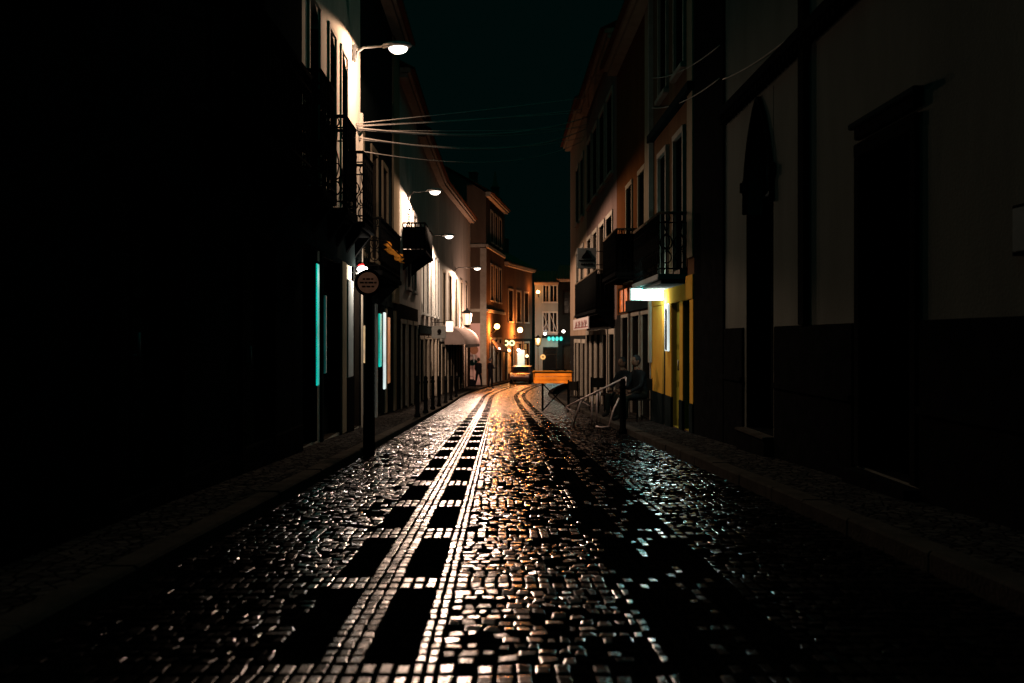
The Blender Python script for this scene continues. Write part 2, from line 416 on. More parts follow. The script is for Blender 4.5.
# ------------------------------------------------------------------ buildings
class House:
    """local frame: x along the facade, y into the building (0 = wall face), z up"""
    def __init__(s, name, label, A, B, zb, zt, wall, cat='house', depth=6, group='houses along the street'):
        # A -> B is the facade line with the street on the right-hand side of travel seen from above (local -y)
        s.A = Vector((A[0], A[1], 0)); s.B = Vector((B[0], B[1], 0)); d = s.B - s.A
        s.L = d.length; s.rot = math.atan2(d.y, d.x); s.zb, s.zt, s.depth = zb, zt, depth
        s.root = empty(name, (A[0], A[1], 0), s.rot, label, cat, group)
        s.wallmat = wall; s.low = None; s.cap = iron; s.ops = []; s.flip = d.y < 0
    def u(s, Y):                               # world Y on the facade -> local x
        return (Y - s.A.y) / (s.B.y - s.A.y) * s.L
    def us(s, Y0, Y1): return sorted((s.u(Y0), s.u(Y1)))
    def wl(s, u, n, z):                        # local (u, outward n, z) -> world
        c, sn = math.cos(s.rot), math.sin(s.rot)
        return Vector((s.A.x + c*u + sn*n, s.A.y + sn*u - c*n, z))
    def opening(s, Y0, Y1, z0, z1, kind='window', **k):
        u0, u1 = s.us(Y0, Y1); s.ops.append((max(u0, .02), min(u1, s.L-.02), z0, z1, kind, k))
    def trim(s, name, Y0, Y1, z0, z1, proud, mat, label=None):
        u0, u1 = s.us(Y0, Y1); m = MB(); m.box(u0, u1, -proud, .05, z0, z1, mat, bev=.008 if proud > .02 else 0)
        o = m.build(name, mat, s.root)
        if label: o['label'] = label
        return o
    def walls(s, r=.2):
        m = MB(); W = s.wallmat
        ucs = sorted(set([0, s.L] + [o[0] for o in s.ops] + [o[1] for o in s.ops]))
        zcs = sorted(set([s.zb, s.zt] + [o[2] for o in s.ops] + [o[3] for o in s.ops] + ([s.low[0]] if s.low else [])))
        for i in range(len(ucs)-1):
            for j in range(len(zcs)-1):
                a, b, c, d = ucs[i], ucs[i+1], zcs[j], zcs[j+1]
                if b-a < 1e-5 or d-c < 1e-5: continue
                mu, mz = (a+b)/2, (c+d)/2
                if any(o[0] < mu < o[1] and o[2] < mz < o[3] for o in s.ops): continue
                m.quad((a,0,c), (b,0,c), (b,0,d), (a,0,d), s.low[1] if s.low and mz < s.low[0] else W)
        for (a, b, c, d, k, kw) in s.ops:
            q = kw.get('recess', r); rm = kw.get('reveal', wood)
            m.quad((a,0,c), (a,q,c), (a,q,d), (a,0,d), rm); m.quad((b,0,c), (b,0,d), (b,q,d), (b,q,c), rm)
            m.quad((a,0,d), (a,q,d), (b,q,d), (b,0,d), rm); m.quad((a,0,c), (b,0,c), (b,q,c), (a,q,c), rm)
        D = s.depth
        m.quad((0,0,s.zb), (0,0,s.zt), (0,D,s.zt), (0,D,s.zb), W); m.quad((s.L,0,s.zb), (s.L,D,s.zb), (s.L,D,s.zt), (s.L,0,s.zt), W)
        m.quad((0,D,s.zb), (0,D,s.zt), (s.L,D,s.zt), (s.L,D,s.zb), W); m.quad((0,0,s.zt), (s.L,0,s.zt), (s.L,D,s.zt), (0,D,s.zt), W)
        m.build('wall', W, s.root)
        for (a, b, c, d, k, kw) in s.ops: s.fill(a, b, c, d, k, kw.get('recess', r), kw)
    def fill(s, a, b, c, d, k, q, kw):
        fm = kw.get('frame', lime); fw = kw.get('fw', .11); pr = kw.get('proud', .035)
        sash = kw.get('sash', wood)
        def surround(par, sill=True):
            m = MB()
            if kw.get('arch'):
                w = (b-a)/2; n = 10; cu = (a+b)/2; h = kw['arch']
                # spandrels that round off the head of the opening, and the moulded ring outside it
                for sg in (-1, 1):
                    pts = [(cu+sg*w, d-h)]
                    for i in range(n+1):
                        t = i/n*PI/2; pts.append((cu+sg*w*math.cos(t), d-h+h*math.sin(t)))
                    pts.append((cu+sg*w, d+.001)); m.prism(pts, 'y', -.002, q*.7, s.wallmat)
            m.box(a-fw, a-.001, -pr, .03, c, d, fm, .006); m.box(b+.001, b+fw, -pr, .03, c, d, fm, .006)
            m.box(a-fw, b+fw, -pr-.003, .03, d+.001, d+fw*1.2, fm, .006)
            if kw.get('hood'): m.box(a-fw*1.8, b+fw*1.8, -pr-.09, .03, d+fw*1.2+.002, d+fw*1.2+.07, fm, .01)
            if sill: m.box(a-fw*1.25, b+fw*1.25, -pr-.05, .03, c-.09, c-.001, fm, .008)
            return m.build('frame', fm, par)
        if k == 'window':
            m = MB(); y0, y1 = q-.06, q-.015; t = .045
            m.box(a+.001, a+t, y0, y1, c, d, sash); m.box(b-t, b-.001, y0, y1, c, d, sash)
            m.box(a+t, b-t, y0, y1, c+.001, c+t, sash); m.box(a+t, b-t, y0, y1, d-t, d-.001, sash)
            m.box((a+b)/2-.025, (a+b)/2+.025, y0+.004, y1, c+t, d-t, sash)
            for z in np.linspace(c, d, kw.get('bars', 3)+1)[1:-1]: m.box(a+t, b-t, y0+.008, y1, z-.014, z+.014, sash)
            w = m.build('window', sash, s.root)
            g = MB(); g.box(a+.01, b-.01, q-.03, q+.01, c+.01, d-.01, kw.get('pane', glassm)); g.build('pane', glassm, w)
            if kw.get('label'): w['label'] = kw['label']
            if fw > 0: surround(w)
            if kw.get('shutters'):
                sm = kw['shutters']
                for x0, x1 in ((a-fw-(b-a)/2, a-fw-.01), (b+fw+.01, b+fw+(b-a)/2)):
                    h = MB(); h.box(x0, x1, -.03, -.002, c, d, sm)
                    for z in np.arange(c+.08, d-.08, .09): h.box(x0+.04, x1-.04, -.042, -.029, z, z+.06, sm)
                    h.build('shutter', sm, w)
        elif k in ('door', 'shop'):
            dm = kw.get('door', wood); y0 = q-.05
            m = MB()
            if k == 'door':
                m.box(a+.001, b-.001, y0, q, c, d, dm)
                n = 2
                for i in range(n):
                    ua = a + (b-a)*i/n + .05; ub = a+(b-a)*(i+1)/n-.05
                    hs = np.linspace(c+.12, d-.08, 4)
                    for j in range(3): m.box(ua, ub, y0-.018, y0+.001, hs[j], hs[j+1]-.08, dm, .008)
                o = m.build('door', dm, s.root)
                h = MB(); h.tube([((a+b)/2+.06, y0-.06, c+1.0), ((a+b)/2+.06, y0-.06, c+1.18)], .012, 6, greym)
                h.tube([((a+b)/2+.06, y0-.06, c+1.02), ((a+b)/2+.06, y0, c+1.02)], .01, 6, greym); h.build('handle', greym, o)
            else:
                t = .06
                m.box(a+.001, a+t, y0, q, c, d, dm); m.box(b-t, b-.001, y0, q, c, d, dm)
                m.box(a+t, b-t, y0, q, d-t, d-.001, dm); m.box(a+t, b-t, y0, q, c+.001, c+.4, dm)
                for uu in np.linspace(a, b, max(2, int((b-a)/.9)+1))[1:-1]: m.box(uu-.025, uu+.025, y0+.002, q, c+.4, d-t, dm)
                m.box(a+t, b-t, y0+.004, q, d-.5, d-.45, dm)
                o = m.build('shop_window', dm, s.root)
                g = MB(); g.box(a+.02, b-.02, q-.03, q+.01, c+.02, d-.02, kw.get('pane', glassm)); g.build('pane', glassm, o)
            if kw.get('label'): o['label'] = kw['label']
            if fw > 0: surround(o, sill=False)
    def roof(s, over=.45, h=1.6, mat=None, chim=None, eave=None):
        mat = mat or rooft; m = MB(); D = s.depth; z = s.zt + .06
        n = max(4, int(s.L/.24))
        # pantiles: the slope is corrugated
        for (ya, za, yb, zb) in ((-over, z-.06, D/2, z+h), (D+over, z-.06, D/2, z+h)):
            vs = []
            N = n*4
            for i in range(N+1):
                u = -.1 + (s.L+.2)*i/N; c = .035*math.sin(i/4*2*PI)
                vs += [(u, ya, za+c), (u, yb, zb+c)]
            m.add(vs, [(2*i, 2*i+2, 2*i+3, 2*i+1) for i in range(N)], mat, True)
            m.quad((-.1, ya, za-.06), (s.L+.1, ya, za-.06), (s.L+.1, yb, zb-.06), (-.1, yb, zb-.06), mat)
        for u in (-.001, s.L+.001): m.poly([(u, .01, s.zt), (u, D-.01, s.zt), (u, D/2, s.zt+h)], s.wallmat)
        r = m.build('roof', mat, s.root)
        e = MB(); em = eave or lime
        e.box(-.06, s.L+.06, -over+.12, .02, s.zt-.12, s.zt+.03, em, .01); e.box(-.03, s.L+.03, -over*.55, .02, s.zt-.24, s.zt-.121, em, .01)
        e.build('cornice', em, s.root)
        if chim:
            for u in chim:
                k = MB(); k.box(u-.35, u+.35, D/2-.9, D/2-.4, s.zt+h*.5, s.zt+h+.7, s.wallmat, .01); k.box(u-.42, u+.42, D/2-.97, D/2-.33, s.zt+h+.7, s.zt+h+.8, lime, .01)
                k.build('chimney', s.wallmat, r)
    def balcony(s, Y0, Y1, zf, zrail, proj, ornate=False, bracket=True, slabmat=None, solid=False, lit=None, label=None):
        u0, u1 = s.us(Y0, Y1); m = MB(); sm = slabmat or basalt
        m.box(u0, u1, -proj, .03, zf-.10, zf, sm, .012); m.box(u0+.05, u1-.05, -proj+.06, .03, zf-.16, zf-.101, sm, .01)
        if bracket:
            for u in (u0+.15, u1-.15):
                m.prism([(-proj*.8, zf-.161), (.02, zf-.161), (.02, zf-.6), (-proj*.25, zf-.42)], 'x', u-.06, u+.06, sm)
        o = m.build('balcony', sm, s.root)
        if label: o['label'] = label
        r = MB(); i = .035
        c = [(u0+i, -.005), (u0+i, -proj+i), (u1-i, -proj+i), (u1-i, -.005)]
        for z, t in ((zrail, .026), (zf+.09, .014), (zrail-.16, .012)):
            for k in range(3):
                p, q = c[k], c[k+1]
                r.tube([(p[0], p[1], z), (q[0], q[1], z)], t, 6, s.cap if z == zrail else iron)
        for k in range(3):
            p, q = Vector(c[k]), Vector(c[k+1]); d = (q-p).length; n = max(2, int(d/.105))
            for j in range(n+1):
                w = p + (q-p)*j/n
                r.tube([(w.x, w.y, zf), (w.x, w.y, zrail)], .009 if not solid else .02, 5, iron)
            if ornate or solid:
                n2 = max(1, int(d/.21))
                for j in range(n2):
                    w = p + (q-p)*(j+.5)/n2; e = (q-p).normalized()
                    for zc, rr in ((zf+.28, .085), (zf+.52, .10), (zrail-.08, .06)):
                        pts = [(w.x+e.x*rr*math.cos(t), w.y+e.y*rr*math.cos(t), zc+rr*1.2*math.sin(t)) for t in np.linspace(0, 2*PI, 13)[:-1]]
                        r.tube(pts, .011, 5, iron, closed=True)
                    for sg in (-1, 1):
                        pts = []
                        for t in np.linspace(0, 1, 9):
                            a = t*PI*1.6; q_ = .07*(1-t*.6)
                            pts.append((w.x+e.x*sg*(q_*math.sin(a)), w.y+e.y*sg*(q_*math.sin(a)), zf+.4+(zrail-zf-.55)*t+.0*q_))
                        r.tube(pts, .010, 5, iron)
        r.build('railing', iron, o)
        if solid:
            k = MB(); k.box(u0+.06, u1-.06, -proj+.065, -proj+.08, zf+.02, zrail-.1, iron); k.box(u0+.06, u0+.075, -proj+.081, -.01, zf+.02, zrail-.1, iron)
            k.box(u1-.075, u1-.06, -proj+.081, -.01, zf+.02, zrail-.1, iron); k.build('panel', iron, o)
        return o

def zb(*Y): return min(zr(y) for y in Y) - .35

# --- left side (A near, B far: local -y faces the street)
XL = -2.75
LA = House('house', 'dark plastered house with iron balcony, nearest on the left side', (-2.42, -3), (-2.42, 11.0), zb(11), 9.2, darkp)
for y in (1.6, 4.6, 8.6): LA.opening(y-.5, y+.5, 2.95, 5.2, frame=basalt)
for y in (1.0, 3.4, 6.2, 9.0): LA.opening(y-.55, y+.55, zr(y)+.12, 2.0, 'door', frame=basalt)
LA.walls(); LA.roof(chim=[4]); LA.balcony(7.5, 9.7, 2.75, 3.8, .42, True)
LA.trim('plinth', -2.9, 10.95, zb(11), -.05, .03, basalt)

LB = House('house', 'cream house with arched windows and three iron balconies beside first street lamp', (-2.5, 11.0), (-2.5, 16.1), zb(16), 8.8, cream)
for y0, y1 in ((11.75, 12.4), (13.12, 13.62), (14.12, 14.62)):
    LB.opening(y0, y1, 2.95, 5.52, arch=.26, frame=cream, fw=.07, proud=.03, bars=4)
LB.opening(11.25, 12.05, zr(12)+.12, 2.15, 'door', frame=basalt, door=slate)
LB.opening(12.6, 13.9, zr(13.6)+.12, 2.15, 'shop', frame=slate)
LB.opening(15.25, 15.95, zr(16)+.12, 2.1, 'door', frame=basalt)
LB.walls(); LB.roof(eave=cream)
LB.balcony(10.95, 11.95, 2.85, 4.27, .34, True, label='iron balcony of the nearest arched window')
LB.balcony(12.75, 13.7, 2.85, 4.15, .34, True)
LB.balcony(14.25, 15.4, 2.85, 3.95, .36, True)
LB.trim('shop_pilaster', 14.55, 15.05, .36, 1.95, .05, paletrim); LB.trim('shop_pilaster', 14.0, 14.4, zr(14.2)+.1, 2.2, .05, tan)
LB.trim('plinth', 14.45, 15.1, zb(15), .355, .055, basalt)
LB.trim('sign_shade_board', 11.05, 16.05, 2.2, 2.84, .05, slate)  # board widened so the shade under the balconies becomes dark paint
LB.trim('downpipe', 15.98, 16.06, zr(16), 5.0, .06, cream)

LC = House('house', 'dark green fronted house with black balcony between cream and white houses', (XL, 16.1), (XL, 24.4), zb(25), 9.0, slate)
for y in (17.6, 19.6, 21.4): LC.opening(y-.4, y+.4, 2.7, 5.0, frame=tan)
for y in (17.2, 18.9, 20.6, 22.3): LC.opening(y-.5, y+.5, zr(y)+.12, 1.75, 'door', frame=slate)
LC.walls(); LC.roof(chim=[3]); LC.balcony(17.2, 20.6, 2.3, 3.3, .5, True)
LC.trim('pilaster', 22.9, 24.2, 1.9, 8.7, .05, tan)
LC.trim('door_jamb', 19.6, 19.9, zr(20)+.1, 1.75, .05, paletrim); LC.trim('door_jamb', 21.35, 21.6, zr(21)+.1, 1.7, .05, tan); LC.trim('door_jamb', 23.1, 23.5, zr(23)+.1, 1.7, .05, tan)

LD = House('house', 'white house with boxy black balcony beside second street lamp', (XL, 24.4), (XL, 30.2), zb(30), 8.3, white)
for y in (27.0, 28.9): LD.opening(y-.42, y+.42, 2.5, 4.9, frame=white)
for y in (25.6, 27.3, 29.0): LD.opening(y-.55, y+.55, zr(y)+.12, 1.4, 'door', frame=lime)
LD.low = (1.95, shopdark); LD.walls(); LD.roof(); LD.balcony(25.4, 28.2, 3.5, 4.25, .66, False, solid=True)
LD2 = House('house', 'white house with tall dark windows beside third street lamp', (XL, 30.2), (-2.68, 40.0), zb(40), 8.0, white)
for y in (32.0, 33.7, 35.6, 37.3, 39.0): LD2.opening(y-.42, y+.42, 1.9, 4.3, frame=paletrim)
for y in (31.3, 33.0, 34.8, 36.6, 38.4): LD2.opening(y-.55, y+.55, zr(y)+.12, .95, 'door', frame=lime)
LD2.low = (1.12, shopdark); LD2.walls(); LD2.roof(chim=[5]); LD2.trim('sign_shade_board', 30.4, 39.8, 1.15, 1.45, .04, slate)
LD3 = House('house', 'white house with awning and lantern at the bend of the street', (-2.68, 40.0), (-1.75, 53.0), zb(53), 8.0, white)
for y in (41.4, 43.6, 46.0, 48.4, 50.8): LD3.opening(y-.45, y+.45, 1.6, 4.0, frame=lime)
for y in (41.2, 43.4, 45.6, 48.0, 50.4): LD3.opening(y-.6, y+.6, zr(y)+.12, .6, 'door', frame=lime)
LD3.low = (.85, shopdark); LD3.walls(); LD3.roof()
# side wall and front of the tall house that steps forward at the bend
LE = House('house', 'tall pinkish brown house stepping forward at the bend behind the two people', (-.86, 55.0), (.32, 63.0), zb(60), 9.9, dimtan, depth=5)
for y in (57.3, 59.1, 60.9): LE.opening(y-.45, y+.45, 7.1, 9.0, frame=lime, bars=2); LE.opening(y-.45, y+.45, 3.4, 5.6, frame=lime); LE.opening(y-.6, y+.6, zr(y)+.12, .9, 'shop', frame=lime, pane=g_amber2 if y > 57 else glassm)
LE.walls(); LE.roof(chim=[6])
m = MB(); m.lathe([(.42, 9.9), (.42, 10.5), (.5, 10.55), (.5, 10.65), (.3, 10.75), (.26, 11.3), (.34, 11.4), (.2, 11.55), (.05, 12.5), (0, 12.55)], 8, (7.3, .55, 0), dimtan); m.build('pinnacle', dimtan, LE.root)
LE.trim('string_course', 55.05, 62.9, 6.55, 6.75, .12, lime); LE.trim('string_course', 55.05, 62.9, 2.6, 2.78, .12, lime)
m = MB(); m.box(-.001, -.10, .0, 3.9, 6.55, 6.75, lime, .01); m.build('string_course', lime, LE.root)
m = MB(); m.box(-.001, -.10, .0, 3.9, 2.6, 2.78, lime, .01); m.build('string_course', lime, LE.root)
m = MB(); m.box(-.001, -.04, .25, 4.4, zb(60), 1.9, roselit); m.build('lit_wall_panel', roselit, LE.root)  # lamp light on the side wall put into a paler rose panel
m = MB(); m.box(-.03, -.08, -.04, .35, zb(60), 6.5, lime, .01); m.build('quoin', lime, LE.root)

LF = House('house', 'low dim house with glowing round lights over its shop at the bend', (.32, 63.0), (2.5, 70.0), zb(70), 6.3, dimtan, depth=5)
for y in (64.4, 66.4, 68.4): LF.opening(y-.5, y+.5, 2.2, 4.4, frame=lime); LF.opening(y-.7, y+.7, zr(y)+.12, .6, 'shop', frame=lime, pane=g_amber2)
LF.low = (.95, shopdark); LF.walls(); LF.roof(chim=[2, 6])
# white house that closes the view, facing the camera
LH = House('house', 'narrow pale white house with dark gallery windows and braces at the far end', (2.72, 70.0), (4.5, 69.9), zb(70), 5.35, palew, depth=5)
for a_, b_ in ((.62, 1.08), (1.16, 1.72)):
    LH.ops.append((a_, b_, 3.8, 5.1, 'window', dict(frame=paletrim, sash=paletrim, bars=1, fw=.05)))
    LH.ops.append((a_, b_, 1.45, 3.0, 'window', dict(frame=paletrim, sash=paletrim, bars=1, fw=.05)))
LH.ops.append((.7, 1.7, zr(70)+.1, .2, 'shop', dict(frame=slate, fw=.08)))
LH.walls(); LH.roof(h=1.0)
m = MB()
for a in ((.62, 3.0, 1.08, 1.6), (1.12, 3.0, 1.7, 1.5), (.62, 1.6, .95, 1.45+.9)):
    m.tube([(a[0], -.02, a[1]), (a[2], -.02, a[3])], .028, 6, paletrim)
m.build('brace', paletrim, LH.root)
m = MB(); m.box(.55, 2.3, -.9, .0, 1.08, 1.22, iron, .01); m.box(.55, 2.3, -.92, -.86, .98, 1.079, iron)
m.build('canopy', iron, LH.root)
LI = House('house', 'unlit dark house beside the pale one at the far end', (4.5, 69.9), (9.5, 69.2), zb(70), 5.6, darkp, depth=5)
for a_ in (.9, 2.4, 3.9): LI.ops.append((a_-.45, a_+.45, 2.9, 4.6, 'window', dict(frame=basalt))); LI.ops.append((a_-.5, a_+.5, zr(70)+.1, .4, 'door', dict(frame=basalt)))
LI.walls(); LI.roof(h=1.2)

# --- right side (A far, B near)
XR = 3.1
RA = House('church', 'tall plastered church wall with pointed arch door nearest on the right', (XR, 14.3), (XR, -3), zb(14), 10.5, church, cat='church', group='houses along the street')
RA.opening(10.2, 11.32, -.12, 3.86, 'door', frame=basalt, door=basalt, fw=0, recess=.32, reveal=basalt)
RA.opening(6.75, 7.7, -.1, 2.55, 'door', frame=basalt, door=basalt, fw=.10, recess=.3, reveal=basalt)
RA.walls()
# pointed arch: two spandrels closing the rectangular head to a lancet, springing at z 1.9
a, b = RA.us(10.2, 11.32); cu = (a+b)/2; w = (b-a)/2
m = MB()
for sg in (-1, 1):
    pts = [(cu+sg*w, 2.55)]
    for i in range(13):
        t = i/12; pts.append((cu+sg*w*(1-t**2.2)**.85, 2.55+(3.86-2.55)*t))
    pts.append((cu+sg*w, 3.861)); m.prism(pts, 'y', -.003, .2, church)
m.build('arch_spandrel', church, RA.root)
m = MB()
for sg in (-1, 1):
    pr = [(cu+sg*(w+.0)*(1-(i/12)**2.2)**.85, 2.55+(3.86-2.55)*i/12) for i in range(13)]
    m.tube([(x, -.02, z) for x, z in pr], .035, 6, basalt)
    m.box(cu+sg*(w+.09), cu+sg*(w-.02), -.07, .05, 2.80, 2.98, basalt, .03)
m.build('arch_moulding', basalt, RA.root)
m = MB(); m.box(a, b, .2, .26, 2.62, 2.76, iron, .01)
for k in range(5): m.tube([(a+.1+k*.22, .23, 2.76), (a+.1+k*.22, .23, 3.2)], .012, 5, greym)
m.tube([(a+.02, .2, 2.74), (b-.02, .2, 2.88)], .02, 6, greym)
m.build('transom_grille', iron, RA.root)
for y0, y1 in ((11.42, 12.36), (7.86, 10.1), (-2.9, 6.6)):
    RA.trim('dado', y0, y1, zb(14), 1.13, .03, basalt); RA.trim('plinth_ledge', y0, y1, .44, .50, .06, basalt)
RA.trim('corner_pilaster', 12.38, 14.22, zb(14), 10.3, .035, basalt)
RA.trim('pilaster', 9.02, 9.2, 1.131, 10.3, .06, basalt)
RA.trim('string_course', 5.0, 12.37, 4.0, 4.12, .12, basalt)
u0, u1 = RA.us(5.0, 12.37); m = MB()
for u in np.arange(u0+.03, u1-.08, .13): m.box(u, u+.065, -.09, .02, 3.92, 3.999, basalt)
tag(m.build('dentils', basalt, RA.root), kind='stuff')
RA.trim('door_hood', 6.58, 7.82, 2.80, 2.85, .08, slate); RA.trim('door_hood', 6.64, 7.76, 2.70, 2.799, .05, basalt)
RA.trim('doorstep', 10.15, 11.37, -.155, -.122, .14, kerbm); RA.trim('step_base', 10.17, 11.35, -.6, -.157, .12, basalt); RA.trim('doorstep', 6.6, 7.8, -.5, -.12, .14, basalt)
RA.roof(h=3, eave=basalt)

RB = House('house', 'brown house over the yellow shop front, beside the church', (XR, 18.35), (XR, 14.3), zb(18), 8.6, brown)
zs = 1.62
RB.opening(15.12-.53, 15.12, zr(14.8)+.1, zs, 'door', fw=0, door=olive, recess=.35, reveal=olive)
RB.opening(15.42, 16.12, zr(15.8)+.1, zs, 'door', fw=0, door=olive, recess=.12, reveal=olive)
RB.opening(16.72, 17.0, zr(17)+.1, zs, 'door', fw=0, door=wood, recess=.3, reveal=slate)
for y in (15.45, 17.0): RB.opening(y-.38, y+.38, 2.15, 4.45, frame=lime, fw=.09, proud=.06, recess=.25)
for y in (15.45, 17.0): RB.opening(y-.38, y+.38, 5.6, 7.6, frame=lime, fw=.09, proud=.05)
RB.cap = raillit; RB.walls(); RB.roof(eave=tan)
for y0, y1 in ((14.32, 14.585), (15.125, 15.415), (16.125, 16.715), (17.005, 18.3)):
    RB.trim('pilaster', y0, y1, -.06, zs+.002, .03, yellow); RB.trim('dado', y0, y1, zb(18), -.062, .045, slate)
RB.trim('fascia', 14.32, 16.85, zs+.006, 2.02, .04, yellow); RB.trim('fascia', 16.86, 18.3, zs+.006, 1.75, .035, yellow)
RB.trim('corner_strip', 14.33, 14.75, 2.3, 8.3, .04, tan)
RB.trim('string_course', 14.33, 18.3, 4.95, 5.1, .12, slate)
RB.balcony(14.85, 17.75, 2.06, 3.07, .5, True, bracket=False, slabmat=signp)
RB.trim('downpipe', 18.2, 18.32, .5, 8.4, .09, lime)

RC = House('house', 'ochre house with dark shop fronts and one balcony beyond the yellow shop', (XR, 23.9), (XR, 18.35), zb(24), 8.2, rust)
for y in (19.6, 21.5): RC.opening(y-.42, y+.42, 2.4, 4.6, frame=tan, fw=.10)
for y in (19.0, 20.5, 22.2): RC.opening(y-.55, y+.55, zr(y)+.12, 1.5, 'door', frame=lime, fw=.07)
RC.opening(21.95, 23.65, 1.62, 2.28, 'window', pane=g_amber, fw=0, bars=1, recess=.07, label='window glowing orange')
RC.cap = raillit; RC.low = (1.6, shopdark); RC.walls(); RC.roof(eave=tan, chim=[2]); RC.balcony(20.3, 22.9, 2.5, 3.46, .5, False, solid=True, bracket=False)
RC.trim('corner_strip', 18.4, 19.05, 1.9, 7.9, .04, tan)
RC.trim('sign_shade_board', 18.5, 21.9, 1.62, 1.9, .05, slate)
RD = House('house', 'pinkish house with long black balcony and triangle sign on the right side', (XR, 32.2), (XR, 23.9), zb(32), 9.2, pinkp)
for y in (25.4, 27.3, 29.3, 31.2): RD.opening(y-.64, y+.64, 2.0, 4.4, frame=lime); RD.opening(y-.64, y+.64, 5.6, 7.8, frame=lime)
for y in (24.8, 26.5, 28.2, 29.9, 31.5): RD.opening(y-.55, y+.55, zr(y)+.12, 1.1, 'door', frame=lime, fw=.13)
RD.cap = raillit; RD.low = (1.5, shopdark); RD.walls(); RD.roof(eave=tan); RD.balcony(24.5, 31.5, 1.8, 2.86, .5, False, solid=True)
RE = House('house', 'pale tan corner house at the far end of the right side', (XR+.05, 40.3), (XR, 32.2), zb(40), 9.6, paletan)
for y in (34.0, 36.2): RE.opening(y-.6, y+.6, 2.0, 4.4, frame=lime); RE.opening(y-.6, y+.6, 5.6, 7.8, frame=lime)
for y in (33.2, 35.2, 37.0): RE.opening(y-.6, y+.6, zr(y)+.12, .8, 'door', frame=lime, fw=.13)
RE.low = (1.1, shopdark); RE.walls(); RE.roof(eave=tan)

# ------------------------------------------------------------------ street lamps on wall arms
LAMPC = (1, .69, .51)
def street_lamp(wallp, head, energy, label, aim=(0, -.04, -1)):
    root = empty('street_lamp', wallp, 0, label, 'street lamp', 'street lamps on the left walls')
    d = head - wallp
    m = MB(); m.box(-.02, .03, -.05, .05, -.16, .12, greym, .01); m.build('bracket', greym, root)
    pts = [(0.02, 0, -.10), (.06, d.y*.05, 0), (.16, d.y*.15, .07+d.z*.2)] + [(.16+(d.x-.16)*t, d.y*(.15+.85*t), .07+(d.z-.02)*t) for t in (.3, .6, .8, .97)]
    m = MB(); m.tube(pts, .024, 8, greym); m.build('arm', greym, root)
    m = MB()
    n = 14; L = .34; W = .12
    for k, (f, z) in enumerate(()): pass
    m.ball((d.x+.10, d.y, d.z+.055), (L*.75, W*1.1, .055), greym); m.tube([(d.x-.14, d.y, d.z+.04), (d.x+.02, d.y, d.z+.05)], .04, 8, greym)
    m.build('lamp_head', greym, root)
    m = MB(); m.ball((d.x+.12, d.y, d.z+.005), (.16, .10, .095), g_lamp); m.v = [(x, y, min(z, d.z+.045)) for x, y, z in m.v]; m.build('lens', g_lamp, root)
    light('lamp_light', 'SPOT', (d.x+.12, d.y, d.z-.125), energy, LAMPC, root, .06, 172 if energy < 1000 else 179, .09 if energy < 1000 else .14, Vector(aim).to_track_quat('-Z', 'Y').to_euler())
    return root
E1 = 1850
street_lamp(Vector((-2.46, 15.2, 1+286*15.2/F)), P(391, 48.5, 15.0), 360, 'first street lamp, highest and nearest, on its arm from the cream house', (-.55, .1, -1))
street_lamp(Vector((-2.71, 26.6, 1+143*26.6/F)), P(431, 192, 26.7), E1, 'second street lamp from the front, over the boxy black balcony')
street_lamp(Vector((-2.67, 35.0, 1+101*35/F)), P(446, 236.5, 35), E1, 'third street lamp from the front, on the long white house')
street_lamp(Vector((-2.25, 45.0, 1+69*45/F)), P(475, 268.5, 45), E1, 'farthest street lamp, on the house at the bend')

# ------------------------------------------------------------------ bollards, sign post
m = MB()
m.lathe([(.07, 0), (.07, .06), (.05, .09), (.045, .72), (.058, .74), (.058, .78), (.04, .80), (.05, .85), (.035, .90), (.0, .915)], 16, mat=iron)
bol = m.build('bollard', iron)
YB = [19.6, 21.8, 24.1, 26.6, 29.8, 33.0, 37.0]
ordn = ['first', 'second', 'third', 'fourth', 'fifth', 'sixth', 'seventh']
for i, y in enumerate(YB):
    o = bol if i == 0 else bol.copy()
    if i: C.objects.link(o)
    o.location = (-1.80, y, zr(y)+.095)
    tag(o, 'black iron bollard, %s from the front in the left kerb row' % ordn[i], 'bollard', 'bollards along the left kerb')
o = bol.copy(); C.objects.link(o); o.location = (KR-.06, 15.6, zr(15.6)); o.scale = (1.1, 1.1, 1.05)
tag(o, 'black iron bollard alone on the right kerb by the leaning tubes', 'bollard')

z0 = zr(11.4)
sp = empty('sign_post', (-1.66, 11.4, z0), 0, 'round brown sign on a dark post on the left kerb', 'sign post')
m = MB(); m.lathe([(.075, 0), (.075, .5), (.055, .55), (.045, 1.9), (.03, 2.35), (.0, 2.36)], 14, mat=iron); m.build('post', iron, sp)
zc = 1+(338-283)*11.4/F - z0
def disc(m, r, y0, y1, zc, mat, n=32, cxx=0):
    m.prism([(cxx+r*math.cos(t), zc+r*math.sin(t)) for t in np.linspace(0, 2*PI, n, endpoint=False)], 'y', y0, y1, mat)
m = MB(); disc(m, .135, -.075, -.055, zc, g_signfill); o = m.build('sign_face', g_signfill, sp)
m = MB(); m.tube([(.15*math.cos(t), -.065, zc+.15*math.sin(t)) for t in np.linspace(0, 2*PI, 32, endpoint=False)], .022, 8, iron, True); m.build('rim', iron, sp)
m = MB()
for z, ws in ((zc+.045, (.03, .05, .028)), (zc+.0, (.05, .035, .06, .03)), (zc-.05, (.045, .05, .035))):
    x = -sum(ws)/2 - .008*len(ws)/2
    for w in ws: m.box(x, x+w, -.079, -.0751, z-.011, z+.011, rust); x += w+.012
m.build('lettering', rust, sp)

